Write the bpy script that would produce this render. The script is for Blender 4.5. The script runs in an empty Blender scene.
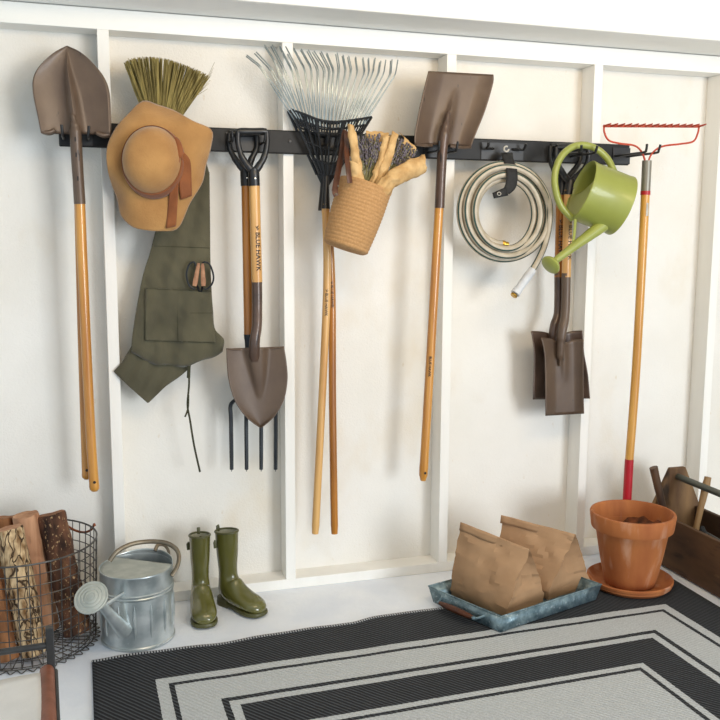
import bpy, bmesh, math, random
from mathutils import Vector, Matrix, noise
random.seed(7)
PI = math.pi
COL = bpy.context.scene.collection
SC = bpy.context.scene

# ------------------------------------------------------------------ camera
CAM = Vector((-0.0415, -3.0831, 1.303)); YAW, PIT, ROL, FPX = .2953, .1362, .0047, 872.98
FW = Vector((math.sin(YAW)*math.cos(PIT), math.cos(YAW)*math.cos(PIT), -math.sin(PIT)))
_rt = Vector((math.cos(YAW), -math.sin(YAW), 0)); _up = _rt.cross(FW)
RT = _rt*math.cos(ROL) + _up*math.sin(ROL); UP = -_rt*math.sin(ROL) + _up*math.cos(ROL)
cd = bpy.data.cameras.new('camera'); cam = bpy.data.objects.new('camera', cd); COL.objects.link(cam)
m = Matrix((RT, UP, -FW)).transposed().to_4x4(); m.translation = CAM; cam.matrix_world = m
cd.sensor_fit = 'HORIZONTAL'; cd.sensor_width = 36; cd.lens = FPX/720*36; cd.clip_start = .05
SC.camera = cam

def ray(x, y): return FW + RT*((x-360)/FPX) + UP*((360-y)/FPX)
def A(x, y, Y): d = ray(x, y); return CAM + d*((Y-CAM.y)/d.y)          # point at depth y = Y
def F(x, y, z=0): d = ray(x, y); return CAM + d*((z-CAM.z)/d.z)        # point at height z
def XP(x, y, X): d = ray(x, y); return CAM + d*((X-CAM.x)/d.x)         # point on plane x = X

# ------------------------------------------------------------------ materials
def lin(h):
    h = h.lstrip('#'); v = [int(h[i:i+2], 16)/255 for i in (0, 2, 4)]
    return tuple((c/12.92 if c <= .04045 else ((c+.055)/1.055)**2.4) for c in v) + (1,)

def M(name, c1, c2=None, rough=.5, metal=0, scale=8, stretch=(1,1,1), lo=.35, hi=.65, bump=0, bscale=None,
      bstretch=None, detail=5, spots=None, coat=0, spec=.5, sheen=0, trans=0):
    mt = bpy.data.materials.new(name); mt.use_nodes = True
    nt = mt.node_tree; b = nt.nodes['Principled BSDF']; L = nt.links.new
    b.inputs['Roughness'].default_value = rough; b.inputs['Metallic'].default_value = metal
    b.inputs['Coat Weight'].default_value = coat; b.inputs['Coat Roughness'].default_value = .12
    b.inputs['Specular IOR Level'].default_value = spec
    b.inputs['Sheen Weight'].default_value = sheen
    tc = nt.nodes.new('ShaderNodeTexCoord')
    def nz(sc, st, det=detail):
        mp = nt.nodes.new('ShaderNodeMapping'); mp.inputs['Scale'].default_value = st
        n = nt.nodes.new('ShaderNodeTexNoise'); n.inputs['Scale'].default_value = sc; n.inputs['Detail'].default_value = det
        L(tc.outputs['Object'], mp.inputs['Vector']); L(mp.outputs['Vector'], n.inputs['Vector']); return n
    n = nz(scale, stretch); r = nt.nodes.new('ShaderNodeValToRGB')
    r.color_ramp.elements[0].position = lo; r.color_ramp.elements[1].position = hi
    r.color_ramp.elements[0].color = lin(c1); r.color_ramp.elements[1].color = lin(c2 or c1)
    L(n.outputs['Fac'], r.inputs['Fac']); out = r.outputs['Color']
    for sp in (spots or []):
        col, ssc, sst, t0, t1, amt = sp
        n2 = nz(ssc, sst, 4); r2 = nt.nodes.new('ShaderNodeMapRange')
        r2.inputs[1].default_value = t0; r2.inputs[2].default_value = t1; r2.inputs[4].default_value = amt
        L(n2.outputs['Fac'], r2.inputs[0])
        mx = nt.nodes.new('ShaderNodeMix'); mx.data_type = 'RGBA'
        L(r2.outputs[0], mx.inputs[0]); L(out, mx.inputs[6]); mx.inputs[7].default_value = lin(col); out = mx.outputs[2]
    L(out, b.inputs['Base Color'])
    if bump:
        n3 = nz(bscale or scale*4, bstretch or stretch); bp = nt.nodes.new('ShaderNodeBump')
        bp.inputs['Strength'].default_value = bump; bp.inputs['Distance'].default_value = .004
        L(n3.outputs['Fac'], bp.inputs['Height']); L(bp.outputs['Normal'], b.inputs['Normal'])
    return mt

VZ = (1, 1, .06)     # grain stretched along z
wall_m = M('wall_paint', 'e3dfd6', 'ebe8e1', rough=.8, scale=2.2, bump=.35, bscale=170, detail=7,
           spots=[('d2bc93', 4.2, (1,1,.6), .55, .8, .4), ('c9b28a', 45, (1,1,.5), .70, .8, .45)])
wood_white = M('white_painted_wood', 'e9e7e0', 'f2f0ea', rough=.6, scale=6, stretch=(1,1,.15), bump=.25, bscale=60,
               spots=[('cdbd9c', 14, (1,1,.3), .7, .82, .4)])
beam_m = M('white_painted_beam', 'ecebe4', 'f4f3ee', rough=.6, scale=6, stretch=(.15,1,1), bump=.25, bscale=60)
ceil_m = M('ceiling_paint', 'eeece6', 'f5f4ef', rough=.7, scale=3)
floor_m = M('painted_concrete', 'e1e7f0', 'edf1f6', rough=.55, scale=5, bump=.5, bscale=70,
            spots=[('b9a98c', 9, (1,1,1), .68, .8, .35), ('8a8378', 90, (1,1,1), .76, .8, .6)])
gap_m = M('dark_gap', '6b5138', '2e2218', rough=.9, scale=20)
rail_m = M('black_powder_coat', '141415', '1c1c1c', rough=.5, scale=30, bump=.05, bscale=200, spec=.3)
hook_m = M('black_hook_steel', '101011', '171718', rough=.42, scale=30)
brown_m = M('brown_enamelled_steel', '564538', '625040', rough=.46, metal=.1, scale=9, bump=.1, bscale=90, coat=.08,
            spots=[('211a17', 40, (1.6,1.6,.35), .70, .74, .85), ('8b7667', 4, (1,1,1), .55, .8, .35)])
brown_dark = M('worn_brown_steel', '46372e', '5e4a3e', rough=.36, metal=.2, scale=14, coat=.2,
            spots=[('181412', 30, (1,1,.2), .66, .7, .9)])
oak_m = M('varnished_honey_wood', 'a86a22', 'cf9440', rough=.3, scale=38, stretch=VZ, bump=.05, coat=.5)
oak_dark = M('amber_wood', '8f5718', 'b97a2c', rough=.34, scale=38, stretch=VZ, bump=.05, coat=.4)
ash_m = M('pale_ash_wood', 'c08c4c', 'dcae6c', rough=.4, scale=38, stretch=VZ, bump=.05, coat=.25)
plast_m = M('black_plastic', '17181a', '202123', rough=.36, scale=20)
steel_m = M('spring_steel', '8c9799', 'b3bcbc', rough=.3, metal=.85, scale=20)
tipm = M('rusty_tine_tip', '5c3d1c', '7a5a30', rough=.6, metal=.3, scale=60)
black_iron = M('black_forged_iron', '1f2226', '2c3034', rough=.38, metal=.4, scale=30)
ink_m = M('black_ink', '15110e', '1a1512', rough=.6)
rivet_m = M('bright_rivet', 'c9cac8', 'dedfdc', rough=.25, metal=.9)
felt_m = M('tan_felt', '9c713f', 'b0844d', rough=.9, scale=10, bump=.35, bscale=160, sheen=.3)
ribbon_m = M('rust_brown_ribbon', '763f16', '894d1e', rough=.75, scale=14, bump=.2, bscale=220, sheen=.2)
straw_m = M('olive_broomcorn', '5c5128', '998a50', rough=.8, scale=60, stretch=(1,1,.05))
thread_m = M('broom_thread', 'b8a86a', 'c8ba80', rough=.7)
apron_m = M('olive_canvas', '484432', '59543f', rough=.9, scale=5, bump=.35, bscale=260, sheen=.25)
seam_m = M('dark_olive_thread', '33321f', '3a3927', rough=.9)
copper_m = M('copper_leather_grip', '8c6044', 'a97b5a', rough=.6, scale=60)
rope_m = M('jute_rope', 'a87f50', 'b88f60', rough=.9, scale=160, bump=.12, bscale=300, detail=3)
leather_m = M('brown_leather', '43220f', '572d16', rough=.45, scale=30)
paper_m = M('tan_wrapping_paper', 'b28c58', 'd0ae79', rough=.8, scale=30, stretch=(1,.3,1), bump=.6, bscale=40)
lav_m = M('dried_lavender', '4b4549', '77707c', rough=.9, scale=120, spots=[('75704f', 60, (1,1,1), .55, .65, .7)])
stem_m = M('dry_stem', '7d7a52', '999468', rough=.8, scale=40)
hose_m = M('beige_hose', 'a69a85', 'b9ae99', rough=.42, scale=30, coat=.1)
stripe_m = M('dark_green_hose_stripe', '23403c', '2b4a44', rough=.45)
brass_m = M('brass', 'b58a35', 'd1a94e', rough=.3, metal=.9)
grip_m = M('grey_white_grip', 'c2c5c8', 'd6d8da', rough=.5, scale=20)
strap_m = M('black_webbing', '141414', '1e1d1c', rough=.75, scale=90, bump=.2)
green_m = M('lime_green_enamel', '8a9140', '969d4a', rough=.42, scale=6, coat=.25, bump=.03)
red_m = M('orange_red_paint', 'ad3a20', 'c24a2c', rough=.5, scale=30, spots=[('5b2a1c', 50, (1,1,1), .66, .72, .6)])
redband_m = M('red_dip', 'a10f1e', 'b01524', rough=.4, scale=20)
yell_m = M('yellow_ash', 'bb812f', 'd49e48', rough=.36, scale=38, stretch=VZ, coat=.4)
ferrule_m = M('weathered_steel', '77746a', '99958a', rough=.45, metal=.7, scale=40, stretch=VZ)
sticker_m = M('silver_sticker', 'a9a59b', 'bdb9ae', rough=.5, scale=40)
galv_m = M('galvanized_zinc', 'a2acad', 'cbd1d0', rough=.3, metal=.6, scale=16, detail=7, spots=[('d7dcdb', 60, (1,1,1), .66, .74, .5)])
galv_blue = M('blue_grey_galvanized', '586d75', '8ba0a6', rough=.45, metal=.55, scale=34, detail=8, spots=[('c0cccf', 90, (1,1,1), .6, .68, .6), ('3c4a4f', 70, (1,1,1), .62, .7, .5)])
galv_lid = M('dull_zinc_lid', 'a3a79f', 'b5b8af', rough=.6, metal=.25, scale=30)
bronze_m = M('aged_bronze_handle', '6b6253', '887d6a', rough=.4, metal=.6, scale=20)
boot_m = M('olive_rubber', '525023', '5f5d2b', rough=.22, scale=5, coat=.6)
bsole_m = M('dark_olive_rubber', '43431f', '4c4b26', rough=.45, scale=20)
lining_m = M('pale_boot_lining', '9c9a86', 'b0ae9a', rough=.9, scale=60)
bag_m = M('brown_kraft_paper', 'a07c59', 'b18c67', rough=.85, scale=9, bump=.35, bscale=16, detail=6)
terra_m = M('terracotta', '9a5629', 'b06b38', rough=.78, scale=12, stretch=(1,1,.35), detail=7, bump=.15, bscale=60,
            spots=[('cfa68a', 18, (1,1,.25), .55, .75, .6), ('7d3c1c', 9, (1,1,.25), .6, .75, .55)])
soil_m = M('dark_soil', '3a2416', '7d4526', rough=1, scale=24, bump=1, bscale=60)
barn_m = M('weathered_brown_wood', '3d2918', '6f4f30', rough=.75, scale=14, stretch=(1,.15,.5), detail=8, bump=.4, bscale=40,
           spots=[('1c130c', 16, (1,.3,1), .58, .7, .8), ('9a7a52', 30, (1,.2,1), .68, .76, .6)])
barn_end = M('scuffed_end_grain_board', '5d4228', '8a6a45', rough=.75, scale=16, stretch=(1,1,.2), detail=8, bump=.4, bscale=40,
           spots=[('22170d', 16, (1,1,.5), .58, .7, .8)])
dowel_m = M('grey_green_worn_dowel', '3b3f38', '5c5e52', rough=.5, scale=30, stretch=(1,.1,1))
tool_dark = M('dark_tool_wood', '3b2718', '5a3f28', rough=.55, scale=30, stretch=VZ)
tool_light = M('worn_tool_wood', '7b5c38', '9c7b50', rough=.6, scale=30, stretch=(1,1,.1))
wire_m = M('grey_wire', '4a4846', '63605c', rough=.45, metal=.7, scale=40)
rust_m = M('rusty_copper_wire', '7a3f22', '8f5230', rough=.5, metal=.5, scale=40)
def bark_mat(name, c1, c2, fiss, vs, width):
    mt = M(name, c1, c2, rough=.95, scale=45, stretch=(1,1,.5), detail=8, bump=.8, bscale=60)
    nt = mt.node_tree; L = nt.links.new; b = nt.nodes['Principled BSDF']; src = b.inputs['Base Color'].links[0].from_socket
    tc = nt.nodes.new('ShaderNodeTexCoord'); mp = nt.nodes.new('ShaderNodeMapping'); mp.inputs['Scale'].default_value = (1, 1, .13)
    n = nt.nodes.new('ShaderNodeTexNoise'); n.inputs['Scale'].default_value = 25; L(tc.outputs['Object'], n.inputs['Vector'])
    vm = nt.nodes.new('ShaderNodeVectorMath'); vm.operation = 'MULTIPLY_ADD'; vm.inputs[1].default_value = (.03, .03, .03)
    L(n.outputs['Color'], vm.inputs[0]); L(tc.outputs['Object'], vm.inputs[2]); L(vm.outputs[0], mp.inputs['Vector'])
    v = nt.nodes.new('ShaderNodeTexVoronoi'); v.feature = 'DISTANCE_TO_EDGE'; v.inputs['Scale'].default_value = vs; L(mp.outputs[0], v.inputs['Vector'])
    r = nt.nodes.new('ShaderNodeMapRange'); r.inputs[1].default_value = width*.4; r.inputs[2].default_value = width; r.inputs[3].default_value = 1; r.inputs[4].default_value = 0
    L(v.outputs['Distance'], r.inputs[0]); mx = nt.nodes.new('ShaderNodeMix'); mx.data_type = 'RGBA'
    L(r.outputs[0], mx.inputs[0]); L(src, mx.inputs[6]); mx.inputs[7].default_value = lin(fiss); L(mx.outputs[2], b.inputs['Base Color'])
    bp = nt.nodes.new('ShaderNodeBump'); bp.inputs['Distance'].default_value = .01; bp.inputs['Strength'].default_value = .8; bp.invert = True
    L(r.outputs[0], bp.inputs['Height']); L(b.inputs['Normal'].links[0].from_socket, bp.inputs['Normal']); L(bp.outputs[0], b.inputs['Normal']); return mt
bark_m = bark_mat('tan_flaky_bark', '76542f', 'd6ba90', '46331f', 58, .075)
barkd_m = M('dark_bark', '2c1a10', '6b4630', rough=.95, scale=30, stretch=(1,1,.3), detail=8, bump=1, bscale=50,
           spots=[('b8966c', 120, (1,1,.7), .60, .66, .8), ('8a6038', 30, (1,1,.2), .6, .68, .6)])
split_m = M('split_reddish_wood', '9a6a4a', 'c89a76', rough=.85, scale=30, stretch=(1,1,.05), detail=7, bump=.4, bscale=60)
splitd_m = M('split_brown_wood', '6e4527', '96653d', rough=.85, scale=30, stretch=(1,1,.05), detail=7, bump=.4, bscale=60)
canvas_m = M('white_canvas', 'd9d6d0', 'e4e1db', rough=.9, scale=9, bump=.3, bscale=220)
frame_m = M('charcoal_steel_frame', '2d2d2d', '3a3a39', rough=.45, metal=.3, scale=30)
arm_m = M('chestnut_leather', '6f3f27', '85503a', rough=.5, scale=24, bump=.15, bscale=120)
binding_m = M('grey_whipstitch', '4a4b4e', '66676a', rough=.9, scale=200)
thread_w = M('pale_stitching', 'a5a6a7', 'bfc0c0', rough=.9, scale=100)

# ------------------------------------------------------------------ mesh builder
def cat(pts, n=8, closed=False):
    P = [Vector(p) for p in pts]; N = len(P); out = []
    rng = range(N if closed else N-1)
    for i in rng:
        if closed: a, b, c, d = P[(i-1) % N], P[i], P[(i+1) % N], P[(i+2) % N]
        else: a, b, c, d = P[max(i-1, 0)], P[i], P[i+1], P[min(i+2, N-1)]
        for k in range(n):
            t = k/n
            out.append(.5*((2*b) + (c-a)*t + (2*a-5*b+4*c-d)*t*t + (3*b-a-3*c+d)*t**3))
    if not closed: out.append(P[-1].copy())
    return out

def resample(P, n):
    P = [Vector(p) for p in P]; L = [0]
    for i in range(1, len(P)): L.append(L[-1] + (P[i]-P[i-1]).length)
    out = []; j = 0
    for k in range(n):
        s = L[-1]*k/(n-1)
        while j < len(P)-2 and L[j+1] < s: j += 1
        d = L[j+1]-L[j]; t = (s-L[j])/d if d > 1e-12 else 0
        out.append(P[j].lerp(P[j+1], min(max(t, 0), 1)))
    return out

class MB:
    def __init__(s): s.v = []; s.f = []; s.mi = []
    def face(s, idx, m=0): s.f.append(tuple(idx)); s.mi.append(m)
    def rings(s, R, cap=(True, True), closed_v=False, mat=0, sector=None):
        n = len(R[0]); b = len(s.v)
        for r in R: s.v.extend(Vector(p) for p in r)
        N = len(R)
        for i in range(N if closed_v else N-1):
            j = (i+1) % N
            for k in range(n):
                k2 = (k+1) % n
                mm = 1 if (sector and k in sector) else mat
                s.face((b+i*n+k, b+i*n+k2, b+j*n+k2, b+j*n+k), mm)
        if not closed_v:
            if cap[0]: s.face([b+k for k in range(n)][::-1], mat)
            if cap[1]: s.face([b+(N-1)*n+k for k in range(n)], mat)
        return s
    def tube(s, pts, r, n=10, cap=True, closed=False, flat=1, up=None, mat=0, sector=None):
        P = [Vector(p) for p in pts]; N = len(P)
        rs = r if isinstance(r, (list, tuple)) else [r]*N
        if len(rs) != N:
            rs = [rs[0] + (rs[-1]-rs[0])*i/(N-1) if len(rs) == 2 else rs[min(int(i/(N-1)*(len(rs)-1)+.5), len(rs)-1)] for i in range(N)]
        T = []
        for i in range(N):
            a = P[(i-1) % N] if closed else P[max(i-1, 0)]; c = P[(i+1) % N] if closed else P[min(i+1, N-1)]
            t = c-a; T.append(t.normalized() if t.length > 1e-9 else Vector((0, 0, 1)))
        u = Vector(up) if up is not None else Vector((0, -1, 0))
        if abs(u.dot(T[0])) > .95: u = Vector((1, 0, 0))
        R = []
        for i in range(N):
            u = u - T[i]*u.dot(T[i]); u.normalize(); w = T[i].cross(u)
            R.append([P[i] + u*(math.cos(2*PI*k/n)*rs[i]*flat) + w*(math.sin(2*PI*k/n)*rs[i]) for k in range(n)])
        return s.rings(R, (cap, cap), closed, mat, sector)
    def lathe(s, prof, o, axis, n=40, mat=0, closed=False):
        ax = Vector(axis).normalized(); u = ax.orthogonal().normalized(); w = ax.cross(u); o = Vector(o)
        R = [[o + ax*h + (u*math.cos(2*PI*k/n) + w*math.sin(2*PI*k/n))*max(r, 1e-4) for k in range(n)] for r, h in prof]
        return s.rings(R, (True, True), closed, mat)
    def box(s, c, size, rot=None, mat=0):
        c = Vector(c); b = len(s.v); h = Vector(size)/2
        for x in (-1, 1):
            for y in (-1, 1):
                for z in (-1, 1):
                    p = Vector((x*h.x, y*h.y, z*h.z)); s.v.append(c + (rot @ p if rot else p))
        for q in ((0,1,3,2), (4,6,7,5), (0,4,5,1), (2,3,7,6), (0,2,6,4), (1,5,7,3)): s.face([b+i for i in q], mat)
        return s
    def bx(s, x0, x1, y0, y1, z0, z1, mat=0): return s.box(((x0+x1)/2, (y0+y1)/2, (z0+z1)/2), (x1-x0, y1-y0, z1-z0), None, mat)
    def grid(s, rows, mat=0):
        b = len(s.v); n = len(rows[0])
        for r in rows: s.v.extend(Vector(p) for p in r)
        for i in range(len(rows)-1):
            for k in range(n-1): s.face((b+i*n+k, b+i*n+k+1, b+(i+1)*n+k+1, b+(i+1)*n+k), mat)
        return s
    def prism(s, poly, vec, mat=0):
        b = len(s.v); n = len(poly); vec = Vector(vec)
        s.v.extend(Vector(p) for p in poly); s.v.extend(Vector(p)+vec for p in poly)
        s.face(list(range(b, b+n)), mat); s.face(list(range(b+2*n-1, b+n-1, -1)), mat)
        for k in range(n): s.face((b+k, b+(k+1) % n, b+n+(k+1) % n, b+n+k), mat)
        return s
    def ball(s, c, r, n=10, sc=(1,1,1), mat=0):
        R = []
        for i in range(1, n//2+1):
            a = PI*i/(n//2+1); R.append([Vector(c)+Vector((r*math.sin(a)*math.cos(2*PI*k/n)*sc[0], r*math.sin(a)*math.sin(2*PI*k/n)*sc[1], r*math.cos(a)*sc[2])) for k in range(n)])
        return s.rings(R, (True, True), False, mat)

def mkmesh(name, mb, mats, off=Vector((0,0,0)), sharp=38):
    me = bpy.data.meshes.new(name)
    me.from_pydata([tuple(Vector(v)-off) for v in mb.v], [], mb.f)
    for mt in (mats if isinstance(mats, (list, tuple)) else [mats]): me.materials.append(mt)
    for p, i in zip(me.polygons, mb.mi): p.material_index = i; p.use_smooth = True
    bm = bmesh.new(); bm.from_mesh(me); bmesh.ops.recalc_face_normals(bm, faces=bm.faces)
    lim = math.radians(sharp)
    for e in bm.edges:
        if len(e.link_faces) == 2 and e.calc_face_angle(0) > lim: e.smooth = False
    bm.to_mesh(me); bm.free(); return me

def mods(o, solid=0, bevel=0, sub=0, off=0):
    if solid:
        q = o.modifiers.new('solidify', 'SOLIDIFY'); q.thickness = solid; q.offset = off
    if bevel:
        q = o.modifiers.new('bevel', 'BEVEL'); q.width = bevel; q.segments = 2; q.limit_method = 'ANGLE'
        q.harden_normals = False
    if sub:
        q = o.modifiers.new('subsurf', 'SUBSURF'); q.levels = sub; q.render_levels = sub

LOC = {}
def thing(name, label, category, loc, group=None):
    o = bpy.data.objects.new(name, None); COL.objects.link(o); o.location = loc; o.empty_display_size = .05
    o['label'] = label; o['category'] = category
    if group: o['group'] = group
    LOC[o.name] = Vector(loc); return o
def part(name, mb, mats, parent, label=None, kind=None, sharp=38, **kw):
    off = LOC[parent.name]; o = bpy.data.objects.new(name, mkmesh(name, mb, mats, off, sharp)); COL.objects.link(o)
    o.parent = parent; LOC[o.name] = off
    if label: o['label'] = label
    if kind: o['kind'] = kind
    mods(o, **kw); return o
def single(name, mb, mats, label, category, group=None, sharp=38, loc=None, **kw):
    if loc is None:
        n = len(mb.v); c = sum((Vector(v) for v in mb.v), Vector())/n; loc = Vector((c.x, c.y, min(v[2] for v in mb.v)))
    o = bpy.data.objects.new(name, mkmesh(name, mb, mats, Vector(loc), sharp)); COL.objects.link(o); o.location = loc
    o['label'] = label; o['category'] = category
    if group: o['group'] = group
    LOC[o.name] = Vector(loc); mods(o, **kw); return o
def struct(name, mb, mats, sharp=38, **kw):
    o = bpy.data.objects.new(name, mkmesh(name, mb, mats, Vector((0,0,0)), sharp)); COL.objects.link(o); o['kind'] = 'structure'
    LOC[o.name] = Vector((0,0,0)); mods(o, **kw); return o

def og(left, right, Yf, nu=13, nv=20, smooth=True, warp=None):
    """rows of points between two picture-traced side curves, each vertex at its own depth Yf(u,t,px,py)"""
    f = (lambda q: cat([(a, b, 0) for a, b in q], 10)) if smooth else (lambda q: [Vector((a, b, 0)) for a, b in q])
    Lc = resample(f(left), nv); Rc = resample(f(right), nv); rows = []
    for i in range(nv):
        t = i/(nv-1); row = []
        for k in range(nu):
            u = -1+2*k/(nu-1); p = Lc[i].lerp(Rc[i], (u+1)/2); px, py = p.x, p.y
            if warp: px, py = warp(u, t, px, py)
            row.append(A(px, py, Yf(u, t, px, py)))
        rows.append(row)
    return rows
def pxs(pts, Y, n=8, closed=False):
    """a smooth curve through picture points at depth Y (or each with its own)"""
    return cat([A(p[0], p[1], p[2] if len(p) > 2 else Y) for p in pts], n, closed)
def lp(a, b, n=2): return [Vector(a).lerp(Vector(b), i/(n-1)) for i in range(n)]

def text_tris(s, size):
    cu = bpy.data.curves.new('t', 'FONT'); cu.body = s; cu.size = size; cu.align_x = 'LEFT'; cu.align_y = 'CENTER'; cu.resolution_u = 2; cu.offset = size*.018
    o = bpy.data.objects.new('t', cu); COL.objects.link(o); dg = bpy.context.evaluated_depsgraph_get(); dg.update()
    me = bpy.data.meshes.new_from_object(o.evaluated_get(dg))
    bm = bmesh.new(); bm.from_mesh(me); bmesh.ops.triangulate(bm, faces=bm.faces)
    for _ in range(5):
        ed = [e for e in bm.edges if e.calc_length() > size*.14]
        if not ed: break
        bmesh.ops.subdivide_edges(bm, edges=ed, cuts=1); bmesh.ops.triangulate(bm, faces=bm.faces)
    bm.to_mesh(me); bm.free()
    V = [v.co.copy() for v in me.vertices]; Fc = [tuple(p.vertices) for p in me.polygons]
    bpy.data.objects.remove(o); bpy.data.curves.remove(cu); bpy.data.meshes.remove(me); return V, Fc
def wrap_text(s, size, p0, d, r, parent, toward=None, bold=1.0, hawk=False, length=None):
    """lettering running along direction d on a round handle of radius r; letter tops point to the right of the picture"""
    V, Fc = text_tris(s, size); d = Vector(d).normalized()
    tw = Vector(toward or (CAM-Vector(p0))); tw = (tw - d*tw.dot(d)).normalized(); rt = tw.cross(d)*-1
    if rt.x < 0: rt = -rt
    w = max(v.x for v in V); k = (length/w) if length else 1
    mb = MB()
    def add(pts, faces):
        b = len(mb.v)
        for x, y in pts:
            a = y/r; mb.v.append(Vector(p0) + d*x + (tw*math.cos(a) + rt*math.sin(a))*(r+.0005))
        for f in faces: mb.face([b+i for i in f])
    add([(v.x*k, v.y*bold) for v in V], Fc)
    if hawk:       # small emblem of a bird with raised wings before the words
        h = size
        for q in ([(-.5,-.1), (-1.5,.1), (-1.2,-.25)], [(-.8,0), (-1.2,.75), (-.55,.2)], [(-1.1,0), (-1.9,.55), (-1.2,.2)], [(-.75,-.1), (-.3,-.05), (-.65,.1)], [(-1.0,-.1), (-1.5,-.6), (-.8,-.2)]):
            add([(x*h*.62, y*h*.62) for x, y in q], [(0, 1, 2)])
    return part('lettering', mb, ink_m, parent, 'black printed lettering')

# ------------------------------------------------------------------ setting
ST = [-.0046, .6101, 1.2247, 1.8393, 2.4306]; SW = .0375; DEP = .092; ZT = 1.9805; ZC = 2.049; HP = .0385
struct('floor', MB().bx(-3.2, 4.6, -4.2, .15, -.05, 0), floor_m)
struct('wall_back', MB().bx(-3.2, 4.6, DEP, DEP+.04, 0, 2.45), wall_m)
for i, x in enumerate([-1.845, -1.23, -.6146-.0046] + ST + [3.04, 3.65, 4.2]):
    struct('trim_%d' % (i+1), MB().bx(x, x+SW, 0, DEP, HP, ZT), wood_white, bevel=.0015)
struct('baseboard_back', MB().bx(-3.2, 4.6, 0, DEP, 0, HP), wood_white, bevel=.002)
struct('trim_20', MB().bx(-3.2, 4.6, 0, DEP, ZT, ZC-.0025), beam_m, bevel=.002)
struct('trim_21', MB().bx(-3.2, 4.6, .012, DEP, ZC-.0028, ZC), gap_m)
struct('trim_22', MB().bx(-3.2, 4.6, -.222, DEP, ZC, ZC+.28), beam_m, bevel=.006)
struct('ceiling', MB().bx(-3.2, 4.6, -2.6, .15, ZC+.281, ZC+.32), ceil_m)

# ------------------------------------------------------------------ rail with hooks
rail = thing('tool_rail', 'long black steel tool rail screwed across the white studs', 'rail', (.93, 0, 1.602))
b = MB().bx(-.135, 2.0, -.018, -.0005, 1.602, 1.682)
part('rail_plate', b, rail_m, rail, bevel=.004)
for x in (.05, .63, 1.245, 1.86):
    part('screw', MB().lathe([(.001, .003), (.005, .0025), (.006, 0), (.006, -.001)], (x, -.0185, 1.645), (0, -1, 0), 12), hook_m, rail)
def hook(x, tip, sp=.068, z=1.632, splay=0, up=.032, ztip=None):
    b = MB(); b.bx(x-sp/2-.012, x+sp/2+.012, -.022, -.018, 1.606, 1.668)
    for s in (-1, 1):
        x0 = x+s*sp/2*(.5 if splay else 1); x1 = x+s*sp/2
        zt = ztip or z-.002
        b.tube(cat([(x0, -.02, z), (x0*.5+x1*.5, (tip-.02)/2, (z+zt)/2), (x1, tip+.012, zt), (x1, tip, zt+.008), (x1+s*.002, tip-.006, zt+up)], 5), .0047, 8)
    return part('hook', b, hook_m, rail, bevel=.0008)
hx = A(75.5, 132, -.13).x; hook(hx, -.125, .078, 1.625, up=.034)
hook(A(160, 140, -.06).x, -.085, .05)
hook(A(247, 140, -.06).x, -.095, .11)
hook(A(332, 140, -.06).x, -.10, .05)
hook(A(448, 140, -.13).x, -.13, .068, 1.622, up=.034)
hook(A(506, 148, -.05).x, -.055, .15, 1.646, splay=1, up=.02)
hook(A(587, 150, -.19).x, -.200, .062, A(587, 152, -.19).z, up=.024)
hook(1.961, -.222, .054, 1.635, up=.028)

# ------------------------------------------------------------------ left round point shovels
def round_shovel_up(label, dx, dy, Y, sock, hend, wood, Ye):
    sh = thing('round_point_shovel', label, 'shovel', A(hend[0], hend[1], Ye), None)
    Lp = [(67,46), (55,52), (44,61), (36,71), (32.5,82), (33.5,96), (37,113), (40,128), (41,133)]
    Rp = [(67,46), (80,52), (93,64), (103,77), (108,91), (109.5,111), (110,134)]
    sft = lambda q: [(a+dx, c+dy) for a, c in q]
    def Yf(u, t, px, py):
        w = .5*t**.5+.02
        rid = math.exp(-((u)/(.05+.16*t**1.5))**2)*min(1, max(0, (t-.12)/.5))
        return Y - .028*abs(u)**2.4*w*1.6 - .026*rid + .012*(1-t)
    bl = part('blade', MB().grid(og(sft(Lp), sft(Rp), Yf, 41, 34)), brown_m, sh, solid=.0028)
    for (a, c) in (((41,133), (55,132)), ((96,134.5), (109.5,136))):
        p = pxs([(a[0]+dx, a[1]+dy-2, Y-.012), (a[0]*.5+c[0]*.5+dx, a[1]*.5+c[1]*.5+dy, Y-.014), (c[0]+dx, c[1]+dy-2, Y-.01)], 0, 6)
        part('foot_step', MB().tube(p, [.004]+[.007]*(len(p)-2)+[.004], 10), brown_m, bl)
    p = pxs(sock, 0, 8)
    so = part('socket', MB().tube(p, [.003, .009, .0145, .018, .0182, .018, .018, .0178, .0178, .0178], 18), brown_m, sh, sharp=60)
    for f in (.45, .6, .8):
        q = p[int(f*(len(p)-1))]; part('slot', MB().box(q + Vector((-.001, -.0175, 0)), (.004, .003, .014)), ink_m, so, bevel=.001)
    hp = cat([p[-1]+Vector((0,0,.03))] + [A(*q) for q in wood], 12)
    hd = MB().tube(hp, [.0165]*(len(hp)-3)+[.0172, .0165, .010], 18)
    h = part('handle', hd, oak_m, sh, sharp=60)
    e = A(hend[0], hend[1]-10, Ye)
    part('hang_hole', MB().lathe([(.0045, 0), (.005, .0008)], e + Vector((.0, -.0172, 0)), (0, -1, 0), 14), ink_m, h, 'dark drilled hole')
    return sh
round_shovel_up('brown round point shovel hung blade up, foremost of the pair beside the tan hat', 0, 0, -.078,
    [(72,112,-.1), (75,128,-.103), (76,145,-.1), (78,175,-.098), (80,204,-.096)], (94.5,491), [(85.5,330,-.09), (91,440,-.083), (94.7,491,-.08)], -.08)
round_shovel_up('round point shovel hidden behind the foremost one, only rim and handle end showing', 1.4, .8, -.035,
    [(73,112,-.057), (75.5,128,-.06), (76.5,145,-.057), (78,175,-.052), (79.5,204,-.05)], (87,479), [(82.5,330,-.047), (85.5,430,-.044), (87,479,-.043)], -.043)

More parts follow.
